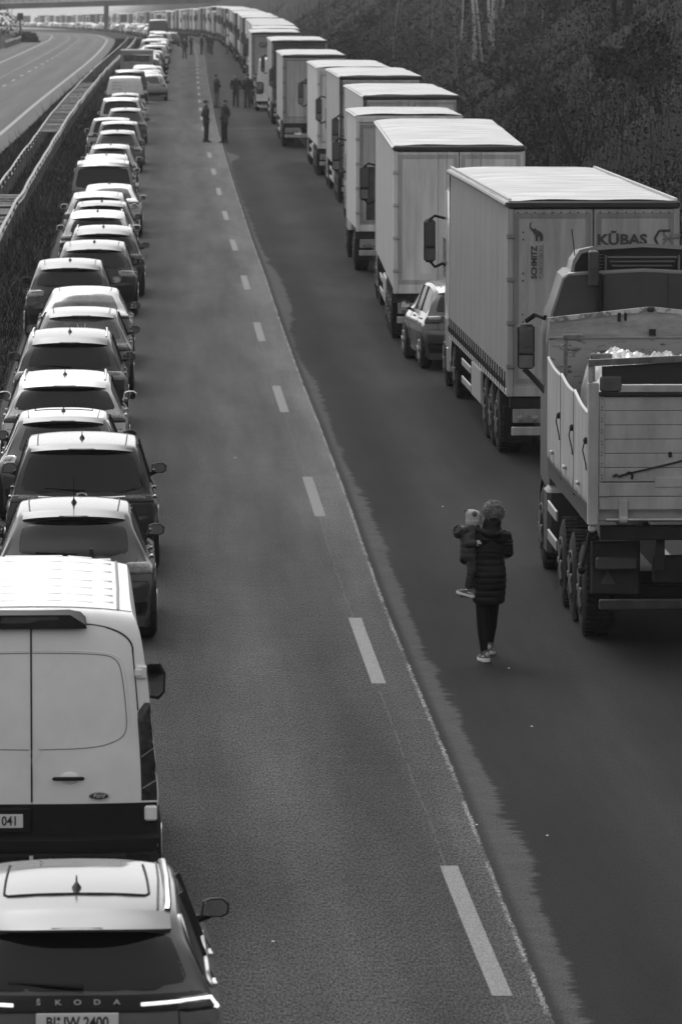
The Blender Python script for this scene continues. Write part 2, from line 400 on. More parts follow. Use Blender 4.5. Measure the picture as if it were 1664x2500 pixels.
def marking_mat(base, sc):
    m = bpy.data.materials.new('worn road marking paint %.2f' % base); g = NG(m); g.p.inputs['Roughness'].default_value = .7
    tc = g.t.nodes.new('ShaderNodeTexCoord'); mp = g.t.nodes.new('ShaderNodeMapping'); mp.inputs['Scale'].default_value = (1.4, .55, 1); g.t.links.new(tc.outputs['Object'], mp.inputs[0])
    n = g.noise(mp.outputs[0], sc, 2, .6); g.done(g.mix(g.step(n, .42, .56), .06, base)); return m
MK = marking_mat(.155, 55)
MKF = marking_mat(.084, 30)
def strip(name, path, o0, o1, segs, z, m):
    mb = MB()
    for a, b in segs:
        ds = [a] + [s for s in ST if a + .3 < s < b - .3] + [b]
        for p, q in zip(ds, ds[1:]):
            mb.add([(path(p)+o0, p, zg(p)+z), (path(p)+o1, p, zg(p)+z), (path(q)+o1, q, zg(q)+z), (path(q)+o0, q, zg(q)+z)], [(0, 1, 2, 3)])
    tag(obj(name, mb, m), kind='structure')
dash = [(46.4 + 17.9 * k - 5.95, 46.4 + 17.9 * k) for k in range(-1, 60)]
strip('lane_markings', C, -.075, .075, dash[:3], .0045, MK)
strip('lane_markings', C, -.075, .075, dash[3:], .0045, MKF)
EDGE = mat('edge line paint', .21, rough=.7, noise=.3, nscale=5)
strip('edge_line', C, 4.02, 4.30, [(-60, 900)], .0045, mat('worn edge line', .11, rough=.8, noise=.25, nscale=4))
strip('edge_line', C, -4.25, -4.05, [(-60, 900)], .0045, EDGE)
strip('edge_line', LE, -.20, .0, [(100, 1690)], .009, EDGE)
strip('edge_line', LE, -7.2, -7.0, [(100, 1690)], .009, EDGE)
strip('lane_markings', LE, -3.6, -3.45, [(100 + 18*k, 106 + 18*k) for k in range(60)], .009, EDGE)
strip('tar_seam', LE, -4.78, -4.70, [(100, 900)], .009, mat('pale joint', .16, rough=.8, noise=.5, nscale=.4))

# double guard rail on the central reservation with its cross ties
GALV = mat('galvanised steel', .15, rough=.38, metal=.5, noise=.35, nscale=2.5)
TIE = mat('weathered ties', .16, rough=.8, noise=.5, nscale=6)
def guardrail(path, o_list, a, b, label, ties=True, name='guardrail', step_=2.0, wob=.03):
    root = empty(name, (path(a) + o_list[0], a, zg(a)))
    tag(root, label, 'guard rail')
    base = Vector(root.location)
    n = int((b - a) / step_)
    for k, o in enumerate(o_list):
        side = 1 if k == 0 else -1
        prof = [(0, .75), (.055, .72), (.02, .665), (.02, .61), (.055, .56), (0, .52)]
        rings = []
        for i in range(n + 1):
            d = a + (b - a) * i / n; wv = wob * (vnoise(d, k * 17, 7) - .5) * 2; wz = .06 * (vnoise(d, k*31+5, 9) - .5)
            x0 = path(d) + o + wv
            rings.append([(x0 + side*px - base.x, d - base.y, zg(d) + pz + wz - base.z) for px, pz in prof + [(px - .012*side*1, pz) for px, pz in reversed(prof)]])
        mb = MB(); mb.loft(rings); obj('rail', mb, GALV, root)
    posts = MB()
    for i in range(0, n + 1, 2):
        d = a + (b - a) * i / n
        for o in o_list: posts.box(path(d)+o-.05-base.x, path(d)+o+.05-base.x, d-base.y, d-base.y+.08, zg(d)-base.z, zg(d)-base.z+.70, .01)
    tag(obj('post_row', posts, GALV, root), kind='stuff')
    if ties:
        tm = MB(); d = a + .2; o0, o1 = o_list[1], o_list[0]; r2 = random.Random(3)
        while d < min(b, 330):
            if vnoise(d, 3, 22) > .30:
                z = .68 + .05 * r2.random(); hh = .04
                tm.box(path(d)+o0+.03-base.x, path(d)+o1-.03-base.x, d-base.y, d-base.y+.16+.2*r2.random(), zg(d)-base.z+z-hh, zg(d)-base.z+z, .008)
            d += .55 + (r2.random() ** 3) * 1.2
        tag(obj('cross_ties', tm, TIE, root), kind='stuff')
    return root
guardrail(C, [-6.1, -6.92], 118, 620, 'dented double steel guard rail on the grassy strip left of the car queue')
guardrail(lambda d: LE(d) - 9.7, [0.], 560, 720, 'short bright guard rail at the outer edge of the empty carriageway', ties=False)

# ---------------------------------------------------------------- overpass far down the road
def overpass():
    root = empty('overpass', (-47, 1130, zg(1130)))
    tag(root, 'long grey concrete road bridge crossing the motorway in the haze', 'bridge')
    CON = mat('bridge concrete', .085, rough=.9, noise=.2, nscale=.4)
    CON2 = mat('bridge parapet', .16, rough=.9, noise=.2, nscale=.6)
    zb = CAM_H - 8.25 - zg(1130)                  # soffit above the road at the pier
    def zz(x): return zb + .029 * x               # deck climbs to the right
    def slab(x0, x1, y0, y1, z0, z1):
        return [[(x0, y0, zz(x0)+z0), (x0, y1, zz(x0)+z0), (x0, y1, zz(x0)+z1), (x0, y0, zz(x0)+z1)], [(x1, y0, zz(x1)+z0), (x1, y1, zz(x1)+z0), (x1, y1, zz(x1)+z1), (x1, y0, zz(x1)+z1)]]
    d = MB().loft(slab(-60, 70, -4, 4, 0, 1.15)); obj('deck', d, CON, root)
    p = MB().box(-.37, .37, -3, 3, -.3, zb + .02, .08); obj('pier', p, CON, root)
    r_ = MB()
    for k in range(88):
        x = -60 + k * 1.45; r_.box(x, x + .12, -3.9, -3.8, zz(x) + 1.15, zz(x) + 2.1)
    r_.loft(slab(-60, 70, -3.95, -3.75, 2.1, 2.2)); obj('railing', r_, CON2, root)
    q = MB().loft(slab(-60, 70, -3.88, -3.84, 1.25, 2.02)); obj('parapet_panel', q, mat('pale bridge panels', .42, rough=.8), root)
overpass()
# ---------------------------------------------------------------- passenger cars and vans: one lofted skin per vehicle, panels laid on it
# station: y, z centre, crown drop, half width at the edge, y at the edge, belt height (0 = just under the edge)
TAB = {
 'suv': (4.45, 1.84, 1.62, [(.12,.30,0,.72,.26,0), (.03,.45,0,.80,.26,0), (0,.66,0,.86,.27,0), (.05,.76,.01,.87,.30,0), (.07,.92,.02,.86,.36,0), (.12,1.05,.03,.80,.44,1.0),
   (.28,1.28,.03,.71,.52,1.0), (.40,1.445,.045,.64,.64,1.0), (.66,1.555,.05,.625,.82,1.0), (1.5,1.62,.05,.63,1.52,1.0), (2.3,1.60,.05,.62,2.3,.98), (2.6,1.54,.05,.61,2.62,.97),
   (3.3,1.13,.05,.72,3.4,.96), (4.05,1.0,.06,.74,4.0,0), (4.35,.85,.05,.72,4.2,0), (4.45,.6,0,.70,4.25,0), (4.42,.28,0,.68,4.25,0)]),
 'hatch': (4.35, 1.80, 1.47, [(.12,.28,0,.70,.26,0), (.03,.42,0,.78,.26,0), (0,.60,0,.83,.27,0), (.05,.70,.01,.85,.30,0), (.08,.82,.02,.84,.38,0), (.17,.95,.03,.77,.50,.92),
   (.42,1.15,.03,.68,.62,.92), (.66,1.345,.04,.605,.80,.92), (.86,1.43,.045,.59,.95,.92), (1.6,1.47,.05,.60,1.6,.92), (2.2,1.45,.05,.59,2.2,.91), (2.5,1.40,.05,.58,2.52,.90),
   (3.25,1.0,.05,.70,3.35,.88), (3.9,.88,.06,.72,3.85,0), (4.22,.75,.05,.70,4.1,0), (4.35,.55,0,.68,4.15,0), (4.32,.26,0,.66,4.15,0)]),
 'sedan': (4.70, 1.82, 1.44, [(.12,.28,0,.70,.26,0), (.03,.42,0,.78,.28,0), (0,.62,0,.82,.30,0), (.04,.74,.01,.83,.33,0), (.10,.98,.02,.80,.36,0), (.66,1.045,.03,.76,.70,.93),
   (.95,1.22,.03,.66,1.0,.93), (1.20,1.355,.045,.59,1.26,.93), (1.42,1.41,.045,.585,1.46,.93), (2.0,1.44,.05,.59,2.0,.93), (2.6,1.42,.05,.58,2.6,.92), (2.85,1.37,.05,.57,2.87,.91),
   (3.6,.98,.05,.70,3.7,.88), (4.25,.86,.06,.72,4.2,0), (4.57,.72,.05,.70,4.4,0), (4.70,.52,0,.66,4.45,0), (4.67,.26,0,.64,4.45,0)]),
 'mpv': (4.65, 1.86, 1.66, [(.12,.30,0,.72,.24,0), (.03,.45,0,.82,.24,0), (0,.66,0,.87,.25,0), (.04,.76,.01,.88,.27,0), (.06,.92,.02,.87,.30,0), (.09,1.03,.03,.83,.36,1.0),
   (.20,1.30,.03,.75,.42,1.0), (.30,1.55,.04,.665,.50,1.0), (.48,1.63,.045,.65,.60,1.0), (1.5,1.66,.05,.655,1.52,1.0), (2.4,1.63,.05,.65,2.4,.98), (2.7,1.57,.05,.63,2.72,.97),
   (3.6,1.08,.05,.74,3.7,.96), (4.3,.95,.06,.74,4.2,0), (4.57,.80,.05,.72,4.4,0), (4.65,.6,0,.70,4.45,0), (4.62,.28,0,.68,4.45,0)]),
 'box': (4.9, 1.92, 1.97, [(.10,.34,0,.80,.2,0), (.01,.46,0,.88,.2,0), (0,.64,0,.92,.2,0), (.05,.70,0,.93,.22,0), (.06,.92,0,.93,.24,0), (.08,1.10,.0,.92,.26,1.08),
   (.15,1.45,.02,.87,.30,1.08), (.24,1.80,.03,.79,.40,1.08), (.40,1.93,.045,.76,.50,1.08), (1.5,1.97,.05,.76,1.5,1.08), (2.9,1.95,.05,.75,2.9,1.06), (3.3,1.87,.05,.72,3.3,1.05),
   (4.1,1.25,.05,.80,4.15,1.0), (4.55,1.08,.06,.80,4.45,0), (4.8,.9,.05,.78,4.6,0), (4.9,.62,0,.76,4.65,0), (4.87,.3,0,.74,4.65,0)]),
 'panel': (5.9, 2.04, 2.52, [(.10,.40,0,.95,.13,0), (.0,.48,0,.985,.13,0), (.0,.60,0,.99,.14,0), (.10,.64,0,.985,.17,0), (.105,.95,0,.985,.18,0), (.12,1.5,0,.955,.19,1.45),
   (.15,2.0,.01,.905,.21,1.45), (.20,2.34,.03,.855,.27,1.45), (.34,2.50,.06,.80,.45,1.45), (1.8,2.53,.08,.79,1.8,1.45), (4.0,2.52,.08,.79,4.0,1.45), (4.35,2.38,.07,.77,4.35,1.4),
   (5.1,1.45,.05,.84,5.15,1.2), (5.5,1.18,.06,.84,5.4,0), (5.8,.95,.05,.80,5.6,0), (5.9,.65,0,.78,5.65,0), (5.87,.34,0,.76,5.65,0)]),
}
class Skin:
    def __init__(s, kind, L=None, W=None, H=None):
        L0, W0, H0, tab = TAB[kind]; s.kind = kind
        s.L, s.W, s.H = L or L0, W or W0, H or H0
        fy, fw = s.L / L0, s.W / W0
        def fz(z):                                   # stretch only above the belt
            b = .7
            return z if z < b else b + (z - b) * (s.H - b) / (H0 - b)
        s.keys = []
        for y, z, cr, wc, yc, zb in tab:
            z0 = fz(z); ze = z0 - cr; zb_ = min(fz(zb), ze - .03) if zb else ze - .03
            W2 = s.W / 2; y1 = yc * fy
            tap = 1 - .10 * max(0, 1 - (y1 - .18) / .5) ** 2 - .14 * max(0, 1 - (s.L - .25 - y1) / .7) ** 2
            ww = W2 * tap; wcf = wc * fw; ww = max(ww, wcf + .005) if ze < 1.0 else ww
            wb = min(ww - .01, max(wcf + .015, ww - .085)) if zb else min(wcf + .02, ww)
            zw = min(.80, zb_ - .03); zr = min(.24, zw - .05)
            s.keys.append([y * fy, z0, cr, wcf, y1, wb, zb_, ww, zw, ww - .05, zr])
        s.n = len(s.keys)
        s.tan = []
        for j in range(11):
            col = [k[j] for k in s.keys]; t = []
            for i in range(s.n):
                if i == 0 or i == s.n - 1: t.append(0); continue
                a, b = col[i] - col[i-1], col[i+1] - col[i]
                t.append(0 if a * b <= 0 else 2 * a * b / (a + b))
            s.tan.append(t)
    def row(s, u):
        i = int(min(max(u, 0), s.n - 1 - 1e-6)); f = min(max(u - i, 0), 1); out = []
        for j in range(11):
            a, b = s.keys[i][j], s.keys[i+1][j]; m0, m1 = s.tan[j][i], s.tan[j][i+1]
            out.append((2*f**3-3*f*f+1)*a + (f**3-2*f*f+f)*m0 + (-2*f**3+3*f*f)*b + (f**3-f*f)*m1)
        return out
    def P(s, u, q):
        """u along the car (station number), q across: 0 centre line, 1 roof/body edge, 2 sill; sign = side"""
        y, z, cr, wc, yc, wb, zb, ww, zw, wr, zr = s.row(u); sg = 1 if q >= 0 else -1; q = abs(q)
        if q <= 1:
            return Vector((sg * wc * q, y + (yc - y) * q ** 3, z - cr * q ** 2.6))
        r = q - 1; ze = z - cr
        K = [(0, wc, ze), (.10, wc + (wb - wc) * .16 + .006, ze - (ze - zb) * .10), (.45, wb, zb), (.70, ww, zw), (1.0, wr, zr)]
        for a, b in zip(K, K[1:]):
            if r <= b[0] + 1e-9: break
        f = (r - a[0]) / (b[0] - a[0])
        return Vector((sg * (a[1] + (b[1] - a[1]) * f), yc, a[2] + (b[2] - a[2]) * f))
    def N(s, u, q):
        e = .02; q0 = max(min(q, 1.97), -1.97)
        a = s.P(min(u + e, s.n - 1), q0) - s.P(max(u - e, 0), q0); b = s.P(u, q0 + e) - s.P(u, q0 - e)
        n = b.cross(a)
        if n.length < 1e-9: return Vector((0, -1, 0))
        n.normalize()
        c = Vector((0, s.L / 2, .6)); p = s.P(u, q0)
        return n if n.dot(p - c) > 0 or abs(q) <= 1 and n.z > 0 else -n
    def O(s, u, q, e): return s.P(u, q) + s.N(u, q) * e
    def body(s, nu=64, full=True):
        mb = MB(); qs = [-2, -1.85, -1.7, -1.6, -1.45, -1.3, -1.1, -1.03, -1, -.96, -.88, -.7, -.4, 0, .4, .7, .88, .96, 1, 1.03, 1.1, 1.3, 1.45, 1.6, 1.7, 1.85, 2] if full else [-2, -1.7, -1.45, -1.1, -1, -.7, 0, .7, 1, 1.1, 1.45, 1.7, 2]
        us = [i * (s.n - 1) / nu for i in range(nu + 1)]
        vs = [tuple(s.P(u, q)) for u in us for q in qs]; n = len(qs)
        fs = [(i*n+j+1, i*n+j, (i+1)*n+j, (i+1)*n+j+1) for i in range(nu) for j in range(n-1)]
        mb.add(vs, fs)
        W2 = s.W / 2; mb.box(-W2+.12, W2-.12, .15, s.L - .15, .2, .32)
        return mb
    def panel(s, u0, u1, q0, q1, e, cr=.15, nu=10, nq=12, shape=None, rim=.0, mb=None):
        mb = mb or MB(); vs = []
        for i in range(nu + 1):
            b = -1 + 2 * i / nu
            for j in range(nq + 1):
                a = -1 + 2 * j / nq; k = 1.
                if abs(b) > 1 - cr: k = 1 - cr * (1 - math.sqrt(max(0, 1 - ((abs(b) - (1 - cr)) / cr) ** 2))) * (.9 if cr > 0 else 0)
                u = u0 + (u1 - u0) * (b + 1) / 2; qc, qh = (q0 + q1) / 2, (q1 - q0) / 2
                if shape: u, q = shape((b + 1) / 2, a * k)
                else: q = qc + qh * a * k
                ed = e - rim if (i in (0, nu) or j in (0, nq)) else e
                vs.append(tuple(s.O(u, q, ed)))
        fs = [(i*(nq+1)+j+1, i*(nq+1)+j, (i+1)*(nq+1)+j, (i+1)*(nq+1)+j+1) for i in range(nu) for j in range(nq)]
        return mb.add(vs, fs)
    def line(s, pts, w=.006, e=.002, mb=None, n=5):       # thin tube following the skin through (u, q) points
        mb = mb or MB(); out = []
        for (a, b), (c, d) in zip(pts, pts[1:]):
            for i in range(n): f = i / n; out.append(s.O(a + (c-a)*f, b + (d-b)*f, e))
        out.append(s.O(pts[-1][0], pts[-1][1], e)); return mb.tube(out, w, 4)
def wheel(root, x, y, r, w, side, heavy=False, name='wheel', rimr=None):
    sg = side; mb = MB(); hw = w / 2
    prof = [(-hw, r*.62), (-hw-.005, r*.8), (-hw+.02, r*.95), (-hw+.05, r), (hw-.05, r), (hw-.02, r*.95), (hw+.005, r*.8), (hw, r*.62)]
    mb.lathe_x(prof, x, y, r, 28 if not heavy else 32)
    if heavy:                                           # tread blocks
        for k in range(44):
            a = 2*math.pi*k/44
            for xo in (-.5, .02):
                M = Matrix.Translation((x, y, r)) @ Matrix.Rotation(a, 4, 'X')
                mb.box(xo*w*.86, (xo+.45)*w*.86, -.018, .022, r-.01, r+.012, .004, M)
    o = obj(name, mb, RUBBER, root, smooth=True, sharp=35)
    rb = MB(); rr = rimr or r * .66
    rb.lathe_x([(-.02*sg, rr), (.012*sg, rr), (.012*sg, rr*.93), (-.06*sg, rr*.86), (-.06*sg, 0.02)] , x + sg*hw, y, r, 20)
    for k in range(5 if not heavy else 8):
        a = 2*math.pi*k/(5 if not heavy else 8); M = Matrix.Translation((x + sg*(hw-.0), y, r)) @ Matrix.Rotation(a, 4, 'X')
        rb.box(-.03, .012, -.035, .035, .03, rr*.94, .008, M)
    obj('rim', rb, RIM if not heavy else mat('painted steel rim', .045, rough=.6, noise=.3, nscale=7), o, smooth=True, sharp=35)
    return o
def car(kind, tone, name='passenger_car', label=None, cat='car', group=None, L=None, W=None, H=None, detail=2, metal=.0, rails=None, antenna=True,
        glass=None, lamp=None, lamp_q=(.62, 1.28), lamp_u=(3.75, 4.85), glass_q=.86, glass_u=(5.12, 6.95), side_glass=True, plate='wide', spoil=.13, mirrors=True, sunroof=False, chrome=False,
        lower_black=True, glass_shape=None, wiper=True, roof=None):
    S = Skin(kind, L, W, H); P_ = paint(tone, metal); root = empty(name)
    tag(root, label, cat, group); root['skin'] = 0; del root['skin']
    hi = detail >= 2
    obj('body', S.body(72 if hi else 26, hi), P_, root, smooth=True, sharp=50 if hi else 180)
    W2, HH, LL = S.W/2, S.H, S.L
    rw = .33 if kind != 'panel' else .35
    for y in (.82 * LL / 4.5, LL - .88 * LL / 4.5):
        for sg in (-1, 1):
            if hi:
                ar = MB()                                # dark arch
                pts = [(y + (rw+.055) * math.cos(a), rw + (rw+.055) * math.sin(a)) for a in [math.pi * k / 12 for k in range(13)]]
                xs = sg * (W2 + .004)
                n = len(pts); vs = [(xs, p[0], p[1]) for p in pts] + [(xs - sg*.25, p[0], p[1]) for p in pts]
                ar.add(vs, [tuple(range(n)), ] + [(i, i+1, n+i+1, n+i) for i in range(n-1)]); obj('wheel_arch', ar, BLACK, root)
            wheel(root, sg * (W2 - .10), y, rw, .215, sg) if hi else obj('wheel', MB().lathe_x([(-.1, rw), (.1, rw)], sg*(W2-.09), y, rw, 12), RUBBER, root)
    gu0, gu1 = glass_u
    G = glass or GLASS
    if glass_q > 0: obj('rear_window', S.panel(gu0, gu1, -glass_q, glass_q, .006, cr=.35 if hi else .2, rim=.006, nu=12 if hi else 3, nq=14 if hi else 4, shape=glass_shape), G, root, smooth=True, sharp=180)
    if side_glass:
        for sg in (-1, 1):
            o = MB(); S.panel(6.5 if kind != 'sedan' else 6.4, 11.4, sg*1.10, sg*1.42, .005, cr=.5, rim=.004, nu=16 if hi else 4, nq=4, mb=o)
            so = obj('side_window', o, SIDEG, root, smooth=True, sharp=180)
            if hi:
                for uu in (8.9, 10.0): obj('door_pillar', S.line([(uu, sg*1.1), (uu, sg*1.42)], .022, .002), BLACK, so)
                if chrome: obj('window_trim', S.line([(8.0, sg*1.07), (7.0, sg*1.16), (6.55, sg*1.40), (7.2, sg*1.47), (9.5, sg*1.47), (11.3, sg*1.47)], .011, .006), CHROME, so, smooth=True)
    obj('windscreen', S.panel(11.08, 11.96, -.9, .9, .005, cr=.2, rim=.004, nu=4, nq=6), GLASS, root, smooth=True, sharp=180)
    if lower_black: obj('bumper', S.panel(.05, 1.25, -1.5, 1.5, .008, cr=.02, rim=.006, nu=5, nq=16), BLACK, root, smooth=True)
    for sg in (-1, 1):
        tl = obj('tail_light', S.panel(lamp_u[0], lamp_u[1], sg*lamp_q[0], sg*lamp_q[1], .012, cr=.45, rim=.010, nu=8 if hi else 2, nq=8 if hi else 2), lamp or LAMP, root, smooth=True, sharp=180)
        if hi:
            um, qd = (lamp_u[0] + lamp_u[1]) / 2, lamp_q[1] - lamp_q[0]
            obj('lens', S.panel(um - .05, lamp_u[1] - .12, sg*(lamp_q[0] + .12*qd), sg*(lamp_q[0] + .52*qd), .018, cr=.45, rim=.005, nu=5, nq=5), LENS, tl, smooth=True, sharp=180)
    if mirrors:
        for sg in (-1, 1):
            p = S.P(11.75, sg*1.45); m = MB()
            M = Matrix.Translation((p.x + sg*.105, p.y - .02, p.z + .085)) @ Matrix.Diagonal((.84, 1, .88, 1))
            if kind == 'panel': M = Matrix.Translation((p.x + sg*.09, p.y - .02, p.z + .0)) @ Matrix.Diagonal((.95, 1, 2.05, 1))
            m.loft([[(M @ Vector((x*k, yy, z*k))) for x, z in ((-.12, -.065), (-.10, .06), (-.03, .085), (.07, .085), (.125, .04), (.115, -.045), (.06, -.075))] for yy, k in ((0, .93), (.02, 1.), (.08, .85), (.14, .45))])
            m.tube([p + Vector((-sg*.02, .03, .0)), M @ Vector((-sg*.03, .05, -.05))], .03, 6)
            mo = obj('mirror', m, BLACK if tone < .3 or kind == 'panel' else P_, root, smooth=True, sharp=45)
            if hi:
                g_ = MB().add([(M @ Vector((x, -.004, z))) for x, z in ((-.10, -.053), (-.085, .05), (-.025, .068), (.06, .068), (.105, .03), (.098, -.038), (.05, -.06))], [tuple(range(6, -1, -1))])
                obj('mirror_glass', g_, mat('mirror glass', .55, rough=.03, metal=1.), mo)
    if antenna and hi:
        p = S.P(8.55, 0); a = MB().loft([[(p.x + x*k, p.y + yy + .02*k, p.z + zz) for x, yy in ((0, -.10), (.038, .03), (0, .12), (-.038, .03))] for k, zz in ((1., -.01), (.7, .02), (.25, .045), (.1, .06))])
        a.tube([p + Vector((0, .05, 0)), p + Vector((0, -.02, .10))], [.012, .004], 5)
        obj('antenna', a, BLACK, root, smooth=True)
    if rails is not None and hi:
        for sg in (-1, 1):
            pts = [S.O(u, sg*.93, (.035 if 8.4 < u < 10.6 else .0)) for u in (8.25, 8.4, 8.6, 9.2, 9.8, 10.3, 10.7, 10.9)]
            obj('roof_rail', MB().tube(pts, .016, 6), rails, root, smooth=True)
    elif hi:
        for sg in (-1, 1): obj('roof_seam', S.line([(7.95, sg*.82), (9.0, sg*.84), (10.8, sg*.86)], .012, -.004), mat('roof channel', .06, rough=.6), root)
    if spoil and hi and kind in ('suv', 'hatch', 'mpv', 'box'):
        sp = MB(); rings = []; qs = [-.93 + 1.86 * i / 14 for i in range(15)]
        for q in qs:
            a = S.O(7.9, q, .005); a2 = S.O(7.45, q, .012); b = S.P(6.96, q); k = 1 - .85 * abs(q) ** 3
            t = Vector((b.x, b.y - spoil * k * .9 + .03, b.z + .012 + .026 * k)); rings.append([a, a2, t + Vector((0, .03, .008)), t, t + Vector((0, .012, -.018)), b + Vector((0, .03, .0)), S.P(7.3, q)])
        sp.loft(rings); so = obj('spoiler', sp, P_, root, smooth=True, sharp=40)
        obj('brake_light', MB().tube([Vector((x, S.P(6.96, 0).y - spoil*.8 + .035, S.P(6.96, 0).z + .038)) for x in (-.16, 0, .16)], .008, 5), BLACK, so)
    if hi:
        for sg in (-1, 1):
            obj('panel_gap', S.line([(5.0, sg*.90), (4.0, sg*.74), (3.05, sg*.74)], .004, .001), SEAM, root)
            for uu in (8.95, 11.2): obj('door_gap', S.line([(uu, sg*1.46), (uu, sg*1.95)], .004, .001), SEAM, root)
        obj('panel_gap', S.line([(3.02, -.95), (3.02, .95)], .005, .001, n=12), SEAM, root)
        for sg in (-1, 1):
            for uu in (8.35, 9.7):
                p = S.P(uu, sg*1.55); obj('door_handle', MB().box(p.x - .006*sg, p.x + .03*sg, p.y, p.y + .17, p.z - .012, p.z + .018, .008), CHROME if chrome else P_, root, smooth=True)
    if wiper and hi and glass_q > 0:
        obj('wiper', MB().tube([S.O(5.16, .05, .03), S.O(5.25, -.25, .022), S.O(5.32, -.55, .014)], [.018, .012, .006], 6), BLACK, root, smooth=True)
    if plate:
        zc = .80 if kind in ('suv', 'mpv', 'box') else .52; yy = S.row(3.5)[0] if zc > .7 else -.0
        pl = MB().box(-.26, .26, yy - .022, yy - .008, zc - .055, zc + .055, .004); po = obj('number_plate', pl, PLATE, root)
    return root, S
